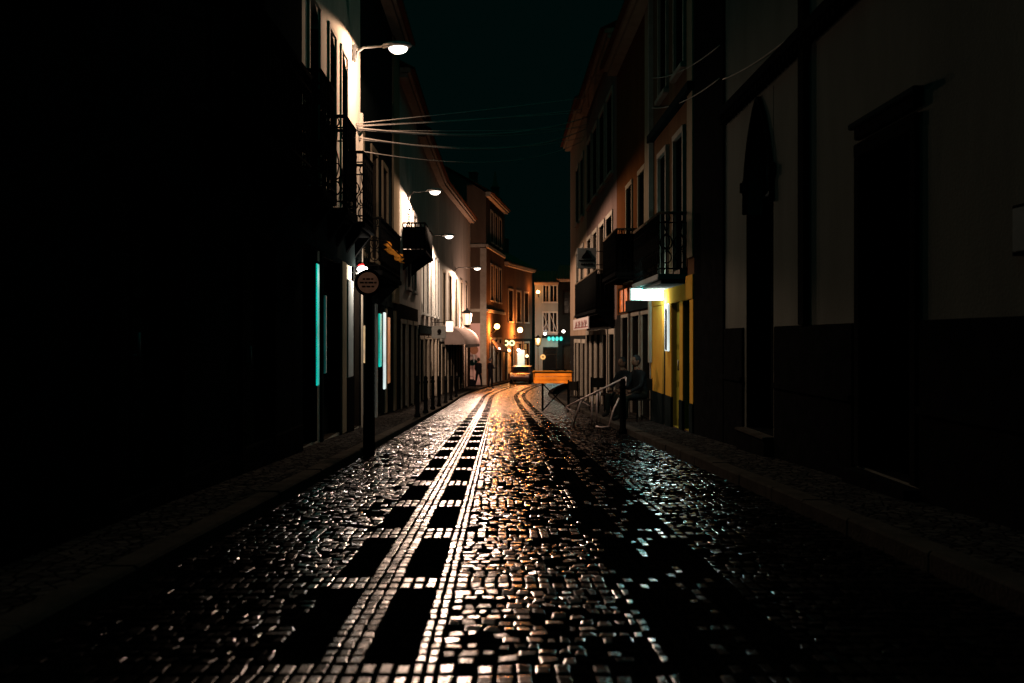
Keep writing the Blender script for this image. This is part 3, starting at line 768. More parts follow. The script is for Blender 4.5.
# ------------------------------------------------------------------ small lights and strips on the left
def stripthing(name, label, cat, X, Y0, Y1, z0, z1, mat, par=None, depth=.04):
    m = MB(); m.box(X, X+depth, Y0, Y1, z0, z1, mat, .008)
    root = empty(name, (X, (Y0+Y1)/2, z0), 0, label, cat)
    m.v = [(v[0]-X, v[1]-(Y0+Y1)/2, v[2]-z0) for v in m.v]
    m.build('glowing_tube', mat, root)
    k = MB(); k.box(-.012, .0, -(Y1-Y0)/2-.02, (Y1-Y0)/2+.02, -.03, z1-z0+.03, iron); k.box(-.012, depth, -(Y1-Y0)/2-.02, (Y1-Y0)/2+.02, z1-z0+.002, z1-z0+.03, iron); k.build('housing', iron, root)
    return root
stripthing('glow_strip', 'bright tall teal light strip at the shop door of the cream house', 'light strip', -2.488, 12.06, 12.2, .36, 2.0, g_teal)
stripthing('glow_strip', 'faint narrow teal light strip inside the cream house shop window', 'light strip', -2.488, 12.66, 12.72, .5, 1.6, g_teal3)
stripthing('glow_strip', 'teal light strip of the dark green shop beside a white jamb', 'light strip', -2.735, 20.2, 20.55, .35, 1.55, g_teal)
stripthing('glow_strip', 'white lit jamb strip between teal and orange strips', 'light strip', -2.735, 21.05, 21.3, -.2, 1.6, g_cool)  # jamb catching light, its brightness put in as a glow
stripthing('glow_strip', 'dull orange lit strip right of the white jamb strip', 'light strip', -2.735, 21.65, 22.1, -.1, 1.5, g_oran2)
stripthing('glow_strip', 'thin golden lit edge behind the round sign', 'light strip', -2.735, 18.0, 18.1, .5, 1.25, g_goldn)  # lit edge, its light put in as a glow; no tube there

wl_ = empty('wall_lamp', (-2.44, 15.3, 2.1), 0, 'small white wall lamp with red cap beside the round sign', 'wall lamp')
m = MB(); m.ball((.1, 0, .07), (.09, .07, .055), g_wlamp); m.build('bulb', g_wlamp, wl_)
m = MB(); m.lathe([(.05, 0), (.07, .02), (.035, .07), (.0, .08)], 14, (.07, 0, .12), redp); m.build('cap', redp, wl_)
m = MB(); m.tube([(-.05, 0, .02), (.0, 0, .0), (.1, 0, .01)], .014, 6, greym); m.build('arm', greym, wl_)
light('lamp_light', 'POINT', (.2, -.1, -.06), 45, (1, .88, .75), wl_, .05)

# orange folded banner on the balcony
m = MB()
pa = P(386, 241, 17.0); pb = P(402, 257, 16.9)
N = 9; vs = []
for i in range(N+1):
    t = i/N
    for j in range(6):
        w = j/5
        vs.append((pa.x+(pb.x-pa.x)*t + .05*math.sin(j*2.2+i), pa.y+(pb.y-pa.y)*t+.05*w, pa.z+(pb.z-pa.z)*t-.16*w*(1-.3*t)+.015*math.sin(i*1.7)))
m.add(vs, [(i*6+j, i*6+j+1, (i+1)*6+j+1, (i+1)*6+j) for i in range(N) for j in range(5)], orangep, True)
bn = m.build('banner', orangep); tag(bn, 'orange folded cloth banner hanging from the black balcony', 'banner')
sol = bn.modifiers.new('thick', 'SOLIDIFY'); sol.thickness = .012
m = MB(); m.tube([pa+Vector((-.4, .3, .05)), pa, pb, pb+Vector((.05, -.05, -.03))], .012, 6, iron); m.build('pole', iron, bn)

# projecting box sign with a dark emblem, lit cube, awning, lantern
s1 = empty('box_sign', (-2.0, 33.0, 0), 0, 'grey square box sign with a black emblem on the white house', 'sign')
za, zb_ = 1+(338-338.5)*33/F, 1+(338-326)*33/F
m = MB(); m.box(-.5, .02, -.07, .07, za, zb_, plaqm, .015); m.build('panel', plaqm, s1)
m = MB(); m.ball((-.22, -.075, (za+zb_)/2+.02), (.075, .006, .10), iron); m.box(-.29, -.16, -.078, -.0705, (za+zb_)/2-.1, (za+zb_)/2-.07, iron); m.build('emblem', iron, s1)
m = MB(); m.tube([(-.75, 0, zb_-.05), (-.49, 0, zb_-.05)], .015, 6, iron); m.tube([(-.75, 0, za+.05), (-.49, 0, za+.05)], .015, 6, iron); m.build('bracket', iron, s1)
s2 = empty('lit_cube', P(449.5, 326.5, 36), 0, 'glowing cube lamp between box sign and awning', 'lamp')
m = MB(); m.box(-.14, .14, -.14, .14, -.21, .21, g_pale, .02); m.build('shade', g_pale, s2)
m = MB(); m.tube([(-.72, 0, .16), (-.15, 0, .16)], .015, 6, iron); m.box(-.15, .15, -.15, .15, .212, .24, iron); m.build('bracket', iron, s2)

aw = empty('awning', (0, 0, 0), 0, 'pale rounded cloth awning over the door at the bend', 'awning')
m = MB(); N = 14; K = 8; vs = []
wallX = lambda y: -2.68 + (y-40)*.93/13 if y > 40 else XL
for i in range(N+1):
    y = 41.5+7.0*i/N
    for k in range(K+1):
        t = k/K*PI/2
        vs.append((wallX(y)+.02+.95*math.sin(t), y, .70+.85*math.cos(t)))
m.add(vs, [(i*(K+1)+k, i*(K+1)+k+1, (i+1)*(K+1)+k+1, (i+1)*(K+1)+k) for i in range(N) for k in range(K)], awnm, True)
for y in (41.5, 48.5):
    m.poly([(wallX(y)+.02+.95*math.sin(k/K*PI/2), y, .70+.85*math.cos(k/K*PI/2)) for k in range(K+1)] + [(wallX(y)+.02, y, .70)], awnm)
o = m.build('canopy', awnm, aw)
m = MB()
vs = []
for i in range(49):
    y = 41.5+7.0*i/48; x = wallX(y)+.97
    vs += [(x, y, .698), (x, y, .56-.03*math.sin(i*PI/2)**2)]
m.add(vs, [(2*i, 2*i+1, 2*i+3, 2*i+2) for i in range(48)], awnm); m.build('valance', awnm, aw)

def lantern(name, label, base, glass, energy, col, size=.34, group=None, arm=None, lightoff=(0, -.25, 0)):
    root = empty(name, base, 0, label, 'lantern', group)
    s = size
    m = MB(); m.lathe([(s*.30, -s*.55), (s*.34, -s*.5), (s*.48, s*.5), (s*.5, s*.52)], 6, mat=glass); m.build('glass', glass, root)
    m = MB(); m.lathe([(s*.58, s*.53), (s*.5, s*.62), (s*.25, s*.82), (s*.1, s*.9), (s*.12, s*1.0), (0, s*1.08)], 6, mat=iron)
    m.lathe([(s*.12, -s*.8), (s*.34, -s*.56)], 6, mat=iron)
    for j in range(6):
        a = 2*PI*j/6
        m.tube([(s*.36*math.cos(a), s*.36*math.sin(a), -s*.55), (s*.51*math.cos(a), s*.51*math.sin(a), s*.53)], .012, 5, iron)
    m.build('frame', iron, root)
    if arm is not None:
        a = Vector(arm)-Vector(base)
        m = MB(); m.tube([a, a*.55+Vector((0, 0, -.12)), (0, 0, -s*.8)], .02, 6, iron); m.build('arm', iron, root)
    light('lamp_light', 'POINT', lightoff, energy, col, root, .12)
    return root
lantern('wall_lantern', 'big warm glass lantern above the awning', P(467, 319, 47.5), g_warm, 700, (1, .56, .40), .55, arm=(-2.1, 47.5, 2.1), lightoff=(.6, .7, -.1))
def globe(label, base, arm, r, energy, off, mat=g_orange, col=(1, .27, .05), group='orange globe lamps at the bend'):
    root = empty('globe_lamp', base, 0, label, 'wall lamp', group)
    m = MB(); m.ball((0, 0, 0), r, mat); m.build('globe', mat, root)
    a = Vector(arm)-Vector(base)
    m = MB(); m.tube([a, a*.6+Vector((0, 0, -.25)), (0, 0, -r)], .03, 6, iron); m.lathe([(r*.5, -r*1.1), (r*.6, -r*.85)], 10, mat=iron); m.build('arm', iron, root)
    if energy: light('lamp_light', 'POINT', off, energy, col, root, .22)
    return root
globe('orange globe lamp on the tall house behind the standing people', P(497, 326.5, 56.5), (-.62, 56.7, 1.4), .17, 850, (-.05, -.32, -.1))
globe('orange globe lamp farther right, over the low house shop', P(520, 330, 65.0), (.95, 65.1, 1.2), .19, 800, (.05, -.36, -.1))
globe('small orange globe lamp high at the left edge of the pale end house', P(538, 292, 69.3), (3.0, 70.0, 4.4), .13, 60, (-.3, -.3, .2), group=None)

# awning and shop lights of the low house
m = MB(); pts = [P(491, 340, 56.2), P(497, 350, 56.5), P(509, 352.5, 60.5), P(505, 345, 61)]
m.poly(pts, awnm); aw2 = m.build('awning', awnm); tag(aw2, 'small white shop awning on the tall house under the orange globe', 'awning')
so = aw2.modifiers.new('thick', 'SOLIDIFY'); so.thickness = .05
m = MB(); m.tube([pts[0], pts[1]], .03, 6, iron); m.tube([pts[1], pts[2]], .03, 6, iron); m.build('frame', iron, aw2)
for i, (px, lab) in enumerate(((506, 'left of the pair of round yellow green ring lights over the shop'), (512, 'right of the pair of round yellow green ring lights over the shop'))):
    root = empty('ring_light', P(px, 343, 63.2), 0, lab, 'ring light', 'ring lights over the shop')
    m = MB(); m.tube([(.15*math.cos(t), 0, .15*math.sin(t)) for t in np.linspace(0, 2*PI, 20, endpoint=False)], .055, 8, g_ring, True); m.build('glowing_ring', g_ring, root)
    m = MB(); disc(m, .1, .0, .03, 0, iron); m.tube([(0, .02, .0), (0, .5, .1)], .02, 6, iron); m.build('bracket', iron, root)
tp = empty('teal_panel', P(521, 361, 64.8), 0, 'glowing teal shop panel beside the parked car', 'lit panel')
m = MB(); m.box(-.27, .27, -.04, .04, -.8, .8, g_teal2, .02); m.build('glowing_face', g_teal2, tp)
m = MB(); m.box(-.31, .31, .041, .08, -.95, .84, iron); m.build('casing', iron, tp)
light('shop_light', 'POINT', (0, -.5, -.2), 4, (.15, 1, .9), tp, .2)
for lab, b_, a_, r_, e_, mt, cl in (
    ('tiny white globe lamp under the small white awning', P(498.5, 349, 57.6), (-.30, 57.8, -.2), .10, 25, g_wlamp, (1, .85, .65)),
    ('tiny amber globe lamp under the ring lights', P(509, 350.5, 63.0), (.85, 64.0, -.1), .11, 45, g_orange, (1, .45, .12)),
    ('tiny white globe lamp right of the ring lights', P(518.5, 350, 64.4), (1.2, 65.4, .1), .10, 25, g_wlamp, (1, .85, .65)),
    ('tiny amber globe lamp above the parked car', P(527, 356, 66.3), (1.7, 67.2, -.4), .10, 45, g_orange, (1, .40, .10))):
    globe(lab, b_, a_, r_, e_, (0, -.25, -.05), mt, cl, None)
# lights under the canopy of the pale house
for i, px in enumerate((549, 553, 557, 561)):
    root = empty('canopy_lamp', P(px, 338.7, 68.9), 0, ('leftmost', 'second from the left', 'third from the left', 'rightmost')[i]+' of four teal lamps under the black canopy', 'lamp', 'teal lamps under the canopy')
    m = MB(); m.ball((0, 0, 0), (.13, .13, .17), g_tealb, 10, 8); m.build('bulb', g_tealb, root)
    m = MB(); m.tube([(0, 0, .16), (0, 0, .30)], .03, 6, iron); m.build('socket', iron, root)
    light('lamp_light', 'POINT', (0, -.3, -.2), 14, (.35, 1, .92), root, .1)
globe('small white globe lamp left of the teal canopy lamps', P(545, 333.8, 68.6), (3.5, 69.5, 1.5), .10, 30, (0, -.3, .1), g_wlamp, (1, .9, .8), None)
globe('small white globe lamp right of the teal canopy lamps', P(563.5, 331.5, 68.6), (4.9, 69.5, 1.6), .11, 45, (0, -.3, .1), g_wlamp, (1, .72, .5), None)
lantern('street_lantern', 'dark capped street lantern in front of the pale end house', P(538, 341.5, 60), g_yel, 12, (1, .8, .4), .42, arm=(2.55, 60.0, -2.0))
m = MB(); 
root = empty('round_lamp', P(543, 357, 62), 0, 'round yellow ring lamp on the dark shop wall', 'lamp')
m = MB(); m.tube([(.12*math.cos(t), 0, .12*math.sin(t)) for t in np.linspace(0, 2*PI, 20, endpoint=False)], .06, 8, g_yel, True); m.build('glowing_ring', g_yel, root)
m = MB(); disc(m, .1, 0, .03, 0, iron); m.tube([(0, .03, -.1), (0, .05, -2.3)], .03, 6, iron); m.build('stand', iron, root)
root = empty('hanging_sign', P(474, 350, 53.2), 0, 'dark round hanging sign on the pinkish wall', 'sign')
m = MB(); disc(m, .26, -.03, .03, 0, signb); m.build('sign_face', signb, root)
m = MB(); m.tube([(-.5, 0, .45), (.1, 0, .45)], .02, 6, iron); m.tube([(0, 0, .45), (0, 0, .25)], .012, 5, iron); m.tube([(0, 0, -.25), (0, 0, -.75)], .02, 6, paletrim); m.build('bracket', iron, root)

# ------------------------------------------------------------------ right side signs
s = empty('lightbox_sign', (2.76, 16.9, 1.82), 0, 'glowing white lightbox sign on the yellow shop', 'sign')
m = MB(); m.box(-.30, .30, -.055, .055, -.10, .10, g_sign, .008); m.build('glowing_face', g_sign, s)
m = MB()
m.box(-.315, .315, -.06, .06, .102, .118, greym); m.box(-.315, .315, -.06, .06, -.118, -.102, greym); m.box(.302, .318, -.06, .06, -.101, .101, greym); m.box(-.318, -.302, -.06, .06, -.101, .101, greym)
m.tube([(.30, 0, .18), (.30, 0, -.13)], .014, 6, iron); m.tube([(.30, 0, .15), (.345, 0, .15)], .014, 6, iron); m.build('casing', greym, s)
light('sign_light', 'POINT', (.05, -.22, .28), 7.0, (.55, 1, .95), s, .08)
light('sign_light', 'POINT', (.12, -.25, -.2), 34.0, (.95, 1, .92), s, .08)
t_ = empty('tube_lamp', (3.04, 16.38, .78), 0, 'tall white tube light on the shop pilaster under the lightbox sign', 'tube lamp')
m = MB(); m.box(-.03, .02, -.06, .06, 0, .78, iron, .01); m.build('backing', iron, t_)
m = MB()
for y in (-.115, .115): m.box(-.02, .02, y-.025, y+.025, -.02, .84, g_cool, .008)
m.build('glowing_tube', g_cool, t_)

sg = empty('hanging_sign', (2.6, 27.0, 3.4), 0, 'grey square sign with dark pointed emblem above the long balcony', 'sign')
m = MB(); m.box(-.29, .29, -.03, .03, -.32, .30, signp, .015); m.build('panel', signp, sg)
m = MB()
m.prism([(-.16, -.02), (.16, -.02), (.13, .06), (.05, .15), (.0, .25), (-.05, .15), (-.13, .06)], 'y', -.037, -.031, iron)
m.box(-.24, .24, -.037, -.031, -.10, -.06, iron)
x = -.17
for w in (.05, .07, .04, .08, .05): m.box(x, x+w, -.037, -.031, -.22, -.16, iron); x += w+.015
m.build('emblem', iron, sg)
m = MB(); m.tube([(.29, 0, .2), (.5, 0, .2)], .014, 6, iron); m.tube([(.29, 0, -.2), (.5, 0, -.2)], .014, 6, iron); m.build('bracket', iron, sg)

sh = empty('shop_banner', (2.58, 28.8, 1.44), 0, 'long pale shop banner with red scrawls under the long balcony', 'banner')
m = MB(); m.box(-.015, .015, -2.7, 2.7, -.17, .19, signw, .005); m.build('cloth', signw, sh)
m = MB()
for y0 in (-2.2, -1.2, -.1, 1.0):
    pts = [(-.019, y0+.8*t, .1*math.sin(t*9+y0*3)) for t in np.linspace(0, 1, 12)]
    m.tube(pts, .016, 5, signr)
m.box(-.018, -.0155, -2.5, 2.3, -.12, -.09, signr); m.build('scrawl', signr, sh)
m = MB()
for y in (-2.6, 2.6): m.tube([(0, y, .19), (0, y, .30)], .012, 5, iron); m.tube([(0, y, .0), (.5, y, .0)], .012, 5, iron)
m.build('bracket', iron, sh)
pq = empty('plaque', (XR-.035, 5.15, 1.64), 0, 'small pale plaque on the church wall at the right edge', 'plaque')
m = MB(); m.box(-.012, .0, -.2, .215, -.13, .13, plaqm, .004); m.build('face', plaqm, pq)
m = MB(); m.box(.0015, .03, -.22, .235, -.15, .15, basalt); m.build('backing', basalt, pq)

# ------------------------------------------------------------------ overhead cables
def cable(a, b, sag, label, r=.009, n=24):
    pts = []
    for i in range(n+1):
        t = i/n; p = a + (b-a)*t; pts.append(p + Vector((0, 0, -sag*4*t*(1-t))))
    o0 = Vector(a); m = MB(); m.tube([p-o0 for p in pts], r, 5, cablem); o = m.build('cable', cablem, None, o0)
    return tag(o, label, 'cable', 'overhead cables across the street')
A0 = Vector((-2.49, 15.6, 4.66))
cabs = [((0, 0, .06), P(592, 97, 31), .02, 'overhead cable rising highest to the right eaves'),
        ((0, .05, .02), P(588, 106, 31), .06, 'overhead cable second highest of the bundle'),
        ((0, .1, 0), P(584, 112, 31), .32, 'overhead cable in the middle of the bundle, thick'),
        ((0, .12, -.02), P(580, 118, 31), .24, 'overhead cable in the middle of the bundle, sagging'),
        ((0, .3, -.12), P(578, 121, 31.5), .42, 'overhead cable second lowest of the bundle'),
        ((0, .06, .04), P(590, 101, 31), .02, 'thin overhead cable just under the topmost one'),
        ((0, .14, -.03), P(582, 115, 30.5), .05, 'thin sagging overhead cable twisted with the thick one'),
        ((0, .32, -.15), P(577, 123, 31), .26, 'thin overhead cable just above the lowest one'),
        ((0, .6, -.30), P(574, 126, 31.5), .45, 'lowest overhead cable of the bundle')]
for i, (d, b, sag, lab) in enumerate(cabs): cable(A0+Vector(d), Vector((XR+.02, b.y+i*.3, b.z)), sag, lab, .015 if i in (2, 4) else .009)
cable(Vector((XR-.06, 18.0, 6.2)), Vector((XR-.10, 12.3, 5.0)), .12, 'upper cable along the brown house front')
cable(Vector((XR-.06, 18.0, 5.6)), Vector((XR-.10, 12.3, 4.55)), .12, 'lower cable along the brown house front')
cable(Vector((XR-.04, 12.35, 4.55)), Vector((XR-.04, 6.0, 4.2)), .22, 'slack cable along the upper church wall')

# ------------------------------------------------------------------ café things on the right
def cafe_chair():
    root = empty('cafe_chair', (0, 0, 0), 0, 'dark cafe chair', 'chair', 'dark cafe chairs by the right wall')
    m = MB(); m.box(-.2, .2, -.2, .2, .43, .455, wood, .01); m.build('seat', wood, root)
    m = MB(); m.box(-.19, .19, .19, .21, .62, .86, wood, .01); m.box(-.2, -.17, .185, .215, .455, .88, iron); m.box(.17, .2, .185, .215, .455, .88, iron); m.build('backrest', wood, root)
    for x in (-.18, .18):
        for y in (-.18, .18):
            m = MB(); m.tube([(x, y, .43), (x*1.12, y*1.15, 0)], .013, 6, iron); m.build('leg', iron, root)
    return root
ch = cafe_chair()
spots = [(2.55, 22.6, .4, 'dark cafe chair nearest by the right wall'), (2.1, 24.0, 2.2, 'dark cafe chair beside the tall orange counter'), (2.75, 24.4, 1.0, 'dark cafe chair behind, closest to the pink house wall')]
for i, (x, y, r, lab) in enumerate(spots):
    loc = (x, y, zr(y)+(.085 if x > KR+.17 else .004))
    o = ch if i == 0 else dup(ch, loc, r)
    o.location = loc; o.rotation_euler = (0, 0, r); o['label'] = lab
# orange counter on trestle legs; its front's brightness is an added glow
yc = 26.0; zc_ = zr(yc)
co = empty('counter', (1.53, yc, zc_), 0, 'tall counter with orange front, glow added, on dark trestle legs', 'counter')
zt = 1-(371-338)*yc/F - zc_; zl = 1-(383-338)*yc/F - zc_
m = MB(); m.box(-.58, .55, -.3, .3, zt-.05, zt, orangep, .01); m.build('top', orangep, co)
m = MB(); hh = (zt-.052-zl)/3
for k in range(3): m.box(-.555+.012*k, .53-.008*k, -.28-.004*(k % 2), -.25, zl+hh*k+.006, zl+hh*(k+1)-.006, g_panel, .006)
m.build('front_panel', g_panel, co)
m = MB(); m.box(-.56, -.53, -.249, .26, zl, zt-.052, orangep, .006); m.box(.50, .53, -.249, .26, zl, zt-.052, orangep, .006); m.build('side_panel', orangep, co)
for x in (-.3, .45):
    for y, e in ((-.2, .0), (.22, .0)):
        m = MB(); m.tube([(x, y, zt-.05), (x, y, 0.004)], .022, 6, iron); m.build('leg', iron, co)
m = MB(); m.tube([(-.32, -.22, .01), (.46, .2, zl)], .018, 6, iron); m.tube([(.46, -.22, .01), (-.32, .2, zl)], .018, 6, iron); m.build('brace', iron, co)
m = MB(); m.ball((.1, .05, zt+.03), (.1, .1, .03), iron, 12, 6); m.ball((.35, .0, zt+.025), (.06, .06, .03), iron, 12, 6)
tr = m.build('tray'); tr.location = (1.53, yc, zc_); tag(tr, 'two small dark dishes on the tall orange counter', 'dishes')
# leaning metal tubes of a collapsed barrier
yb_ = 17.6; gz = zr(yb_)
br = empty('metal_barrier', (1.8, yb_, gz), 0, 'collapsed tubular metal barrier leaning by the right kerb', 'barrier')
def q(px, py, dy=0): v = P(px, py, yb_+dy); return (v.x-1.8, dy, max(v.z-gz, .015))
m = MB(); m.tube([q(566, 407), q(598, 391), q(626, 377)], .017, 8, pinkm); m.build('top_rail', pinkm, br)
m = MB(); m.tube([q(626, 377), q(625, 390), q(621, 402, .1)], .015, 8, pinkm); m.tube([q(619, 398, .15), q(613, 411, .1), q(609, 428, 0)], .016, 8, pinkm); m.build('leg', pinkm, br)
for px, y0, y1 in ((592, 394, 429), (597, 392, 429), (600, 391, 406)):
    m = MB(); m.tube([q(px, y0, .01), q(px-.5, y1, .05)], .016, 8, pinkm); m.build('upright', pinkm, br)
m = MB(); m.tube([q(581, 400), q(577, 412, .05), q(573, 429, .2)], .015, 8, pinkm); m.build('leg', pinkm, br)
m = MB(); m.tube([q(566, 407), q(575, 414, -.1)], .015, 8, pinkm); m.tube([q(583, 402), q(590, 406, .05), q(592, 412, .08)], .010, 6, pinkm); m.build('brace', pinkm, br)
m = MB(); m.tube([q(609, 429, -.05), q(601, 428, -.2), q(596, 429, -.05)], .016, 8, pinkm); m.build('foot', pinkm, br)

# ------------------------------------------------------------------ parked car at the bend
def car():
    root = empty('parked_car', (1.5, 60.5, zr(60.5)), .0, 'dark red parked car at the bend of the street', 'car')
    prof = [(-2.0, .35), (-2.05, .6), (-1.95, .82), (-1.2, .92), (-.65, 1.36), (.75, 1.42), (1.5, 1.0), (1.95, .92), (2.05, .6), (2.0, .32)]
    m = MB(); n = len(prof); vs = []
    W = .84
    for sx in (-W, -W*.93, W*.93, W):
        for (y, z) in prof:
            k = .8 if (abs(sx) == W and z > 1.1) else 1
            vs.append((sx*k, y*(.97 if abs(sx) == W else 1), z-.02*(abs(sx) == W)))
    fs = []
    for a in range(3):
        for i in range(n): fs.append((a*n+i, a*n+(i+1) % n, (a+1)*n+(i+1) % n, (a+1)*n+i))
    fs += [tuple(range(n-1, -1, -1)), tuple(3*n+i for i in range(n))]
    m.add(vs, fs, carpaint); b = m.build('body', carpaint, root)
    bv = b.modifiers.new('b', 'BEVEL'); bv.width = .05; bv.segments = 2
    m = MB(); m.poly([(-.62, -1.17, .98), (.62, -1.17, .98), (.55, -.72, 1.33), (-.55, -.72, 1.33)], glassm); m.v = [(x, y-.03, z+.02) for x, y, z in m.v]; m.build('windscreen', glassm, root)
    m = MB(); m.poly([(.62, 1.45, 1.05), (-.62, 1.45, 1.05), (-.55, .85, 1.37), (.55, .85, 1.37)], glassm); m.v = [(x, y+.03, z+.02) for x, y, z in m.v]; m.build('rear_window', glassm, root)
    for sx in (-1, 1):
        m = MB(); m.poly([(sx*.80, -.95, .98), (sx*.80, 1.2, .98), (sx*.72, .7, 1.33), (sx*.72, -.6, 1.31)], glassm); m.build('side_window', glassm, root)
        for y in (-1.3, 1.3):
            m = MB(); m.lathe([(.2, -.1), (.31, -.09), (.32, 0), (.31, .09), (.2, .1)], 20, mat=rubber); w = m.build('wheel', rubber, root, (sx*.76, y, .32)); w.rotation_euler = (0, PI/2, 0)
            m = MB(); m.lathe([(.0, -.11), (.19, -.105), (.19, .105), (.0, .11)], 12, mat=greym); m.build('rim', greym, w)
        m = MB(); m.ball((sx*.6, -2.0, .68), (.16, .06, .08), greym); m.build('headlight', greym, root)
    m = MB(); m.box(-.8, .8, -2.1, -1.98, .34, .5, rubber, .02); m.build('bumper', rubber, root)
    return root
_c = car(); _c.rotation_euler = (0, 0, -.12); _c.scale = (.82, .9, .82)

# ------------------------------------------------------------------ people
def skinmesh(J, E):
    me = bpy.data.meshes.new('sk'); names = list(J); idx = {n: i for i, n in enumerate(names)}
    me.from_pydata([J[n][0] for n in names], [(idx[a], idx[b]) for a, b in E], [])
    o = bpy.data.objects.new('sk', me); C.objects.link(o)
    md = o.modifiers.new('s', 'SKIN'); md.use_smooth_shade = True
    for n in names:
        v = me.skin_vertices[0].data[idx[n]]; r = J[n][1]; v.radius = r if isinstance(r, tuple) else (r, r); v.use_root = (n == 'pelvis')
    sb = o.modifiers.new('u', 'SUBSURF'); sb.levels = 2; sb.render_levels = 2
    dg = bpy.context.evaluated_depsgraph_get(); ev = o.evaluated_get(dg); m2 = bpy.data.meshes.new_from_object(ev)
    vs = [v.co[:] for v in m2.vertices]; fs = [tuple(p.vertices) for p in m2.polygons]
    bpy.data.objects.remove(o); bpy.data.meshes.remove(me)
    return vs, fs
def person(loc, rotz, label, J, group, top, legs, hair, head, held=None):
    E = [('pelvis', 'spine'), ('spine', 'chest'), ('chest', 'neck'), ('neck', 'skull')]
    for s_ in 'lr':
        E += [('chest', 'sho'+s_), ('sho'+s_, 'elb'+s_), ('elb'+s_, 'wri'+s_), ('wri'+s_, 'han'+s_), ('pelvis', 'hip'+s_), ('hip'+s_, 'kne'+s_), ('kne'+s_, 'ank'+s_), ('ank'+s_, 'toe'+s_)]
    vs, fs = skinmesh(J, E)
    m = MB()
    hz = J['pelvis'][0][2]; nk = J['neck'][0]
    lows, shoes, tops, skins = [], [], [], []
    hands = [Vector(J['hanl'][0]), Vector(J['hanr'][0])]; toes = [Vector(J['toel'][0]), Vector(J['toer'][0])]
    legp = [Vector(J[n][0]) for n in ('hipl', 'hipr', 'knel', 'kner', 'ankl', 'ankr')]
    upp = [Vector(J[n][0]) for n in ('spine', 'chest', 'shol', 'shor', 'elbl', 'elbr', 'wril', 'wrir')]
    mk = {}
    for f in fs:
        c = sum((Vector(vs[i]) for i in f), Vector())/len(f)
        if min((c-h).length for h in hands) < .075 or c.z > nk[2]: k = skin
        elif c.z < .10: k = rubber
        elif min((c-h).length for h in legp) < min((c-h).length for h in upp) : k = legs
        else: k = top
        mk.setdefault(k.name, (k, []))[1].append(f)
    base = len(m.v); m.v += list(vs)
    for k, fl in mk.values():
        for f in fl: m.f.append(tuple(f)); m.m.append(m.mi(k)); m.smooth.append(True)
    hd = Vector(head)
    m.ball(hd, (.075, .096, .115), skin, 16, 12)
    m.ball(hd+Vector((0, -.096, -.012)), (.013, .018, .026), skin, 8, 6)
    for sx in (-1, 1):
        m.ball(hd+Vector((sx*.03, -.083, .012)), (.012, .010, .008), clothd, 8, 6); m.ball(hd+Vector((sx*.077, .005, -.005)), (.012, .022, .032), skin, 8, 6)
    m.ball(hd+Vector((0, -.085, -.052)), (.026, .010, .007), rust, 8, 6)
    for i, s_ in enumerate('lr'):
        hp = hands[i]; d = (hp-Vector(J['wri'+s_][0])).normalized(); side = d.cross(Vector((0, 1, 0)));
        side = side.normalized() if side.length > .1 else Vector((1, 0, 0)); nrm = d.cross(side).normalized()
        for j, ln in enumerate((.065, .078, .072, .055)):
            b0 = hp+side*(-.028+.019*j)+d*.005
            m.tube([b0, b0+d*ln*.55+nrm*.006, b0+d*ln+nrm*.026], [.010, .009, .006], 6, skin)
        b0 = hp-side*.03-d*.03
        m.tube([b0, b0-side*.025+d*.025, b0-side*.028+d*.055+nrm*.01], [.011, .010, .007], 6, skin)
    o = m.build('person', None, None, loc, rotz); tag(o, label, 'person', group)
    h = MB(); h.ball(hd+Vector((0, .018, .022)), (.084, .098, .112), hair, 16, 10)
    h.v = [(x, y, z) if not (y < hd.y-.055 and z < hd.z+.06) else (x, hd.y-.05, max(z, hd.z+.06)) for x, y, z in h.v]
    h.build('hair', hair, o)
    return o
def stand(walk=0.0, armr=None, arml=None):
    J = {'pelvis': ((0, 0, .95), (.15, .11)), 'spine': ((0, .01, 1.14), (.14, .10)), 'chest': ((0, .015, 1.33), (.165, .115)), 'neck': ((0, 0, 1.48), .055), 'skull': ((0, -.012, 1.57), .055)}
    for s_, sx in (('l', 1), ('r', -1)):
        w = walk*sx
        J['sho'+s_] = ((sx*.175, .01, 1.40), .065); J['elb'+s_] = ((sx*.235, .03-w*.1, 1.12), .048); J['wri'+s_] = ((sx*.24, -.06-w*.2, .90), .032); J['han'+s_] = ((sx*.235, -.085-w*.22, .82), .038)
        J['hip'+s_] = ((sx*.095, 0, .90), .095); J['kne'+s_] = ((sx*.105, -.02+w*.16, .50), .068); J['ank'+s_] = ((sx*.11, .02+w*.34, .085+abs(w)*.03*(w > 0)), .046); J['toe'+s_] = ((sx*.12, -.14+w*.32, .045), .042)
    for s_, a in (('r', armr), ('l', arml)):
        if a:
            for n, p in zip(('elb', 'wri', 'han'), a): J[n+s_] = (p, J[n+s_][1])
    return J
HD = (0, -.022, 1.645)
p1 = P(478.5, 388, 52); gz52 = zr(52)
person((p1.x, 52.0, gz52), 2.6, 'person in dark coat walking away, left of the two on the road', stand(.6), 'people at the bend', clothd, clothd, hairm, HD)
p2 = P(490.3, 388, 51.5)
person((p2.x, 51.5, zr(51.5)), 2.2, 'person in dark clothes standing with one bent arm, right of the two on the road',
       stand(.15, armr=((-.36, .02, 1.16), (-.36, -.2, 1.24), (-.33, -.27, 1.28)), arml=((.27, -.02, 1.12), (.2, -.24, 1.22), (.16, -.3, 1.28))), 'people at the bend', clothd, clothd, hairg, HD)
bg = MB(); bg.box(-.2, .2, -.08, .08, .0, .42, clothd, .05); bg.tube([(-.14, 0, .42), (-.08, 0, .58), (.08, 0, .58), (.14, 0, .42)], .015, 6, clothd)
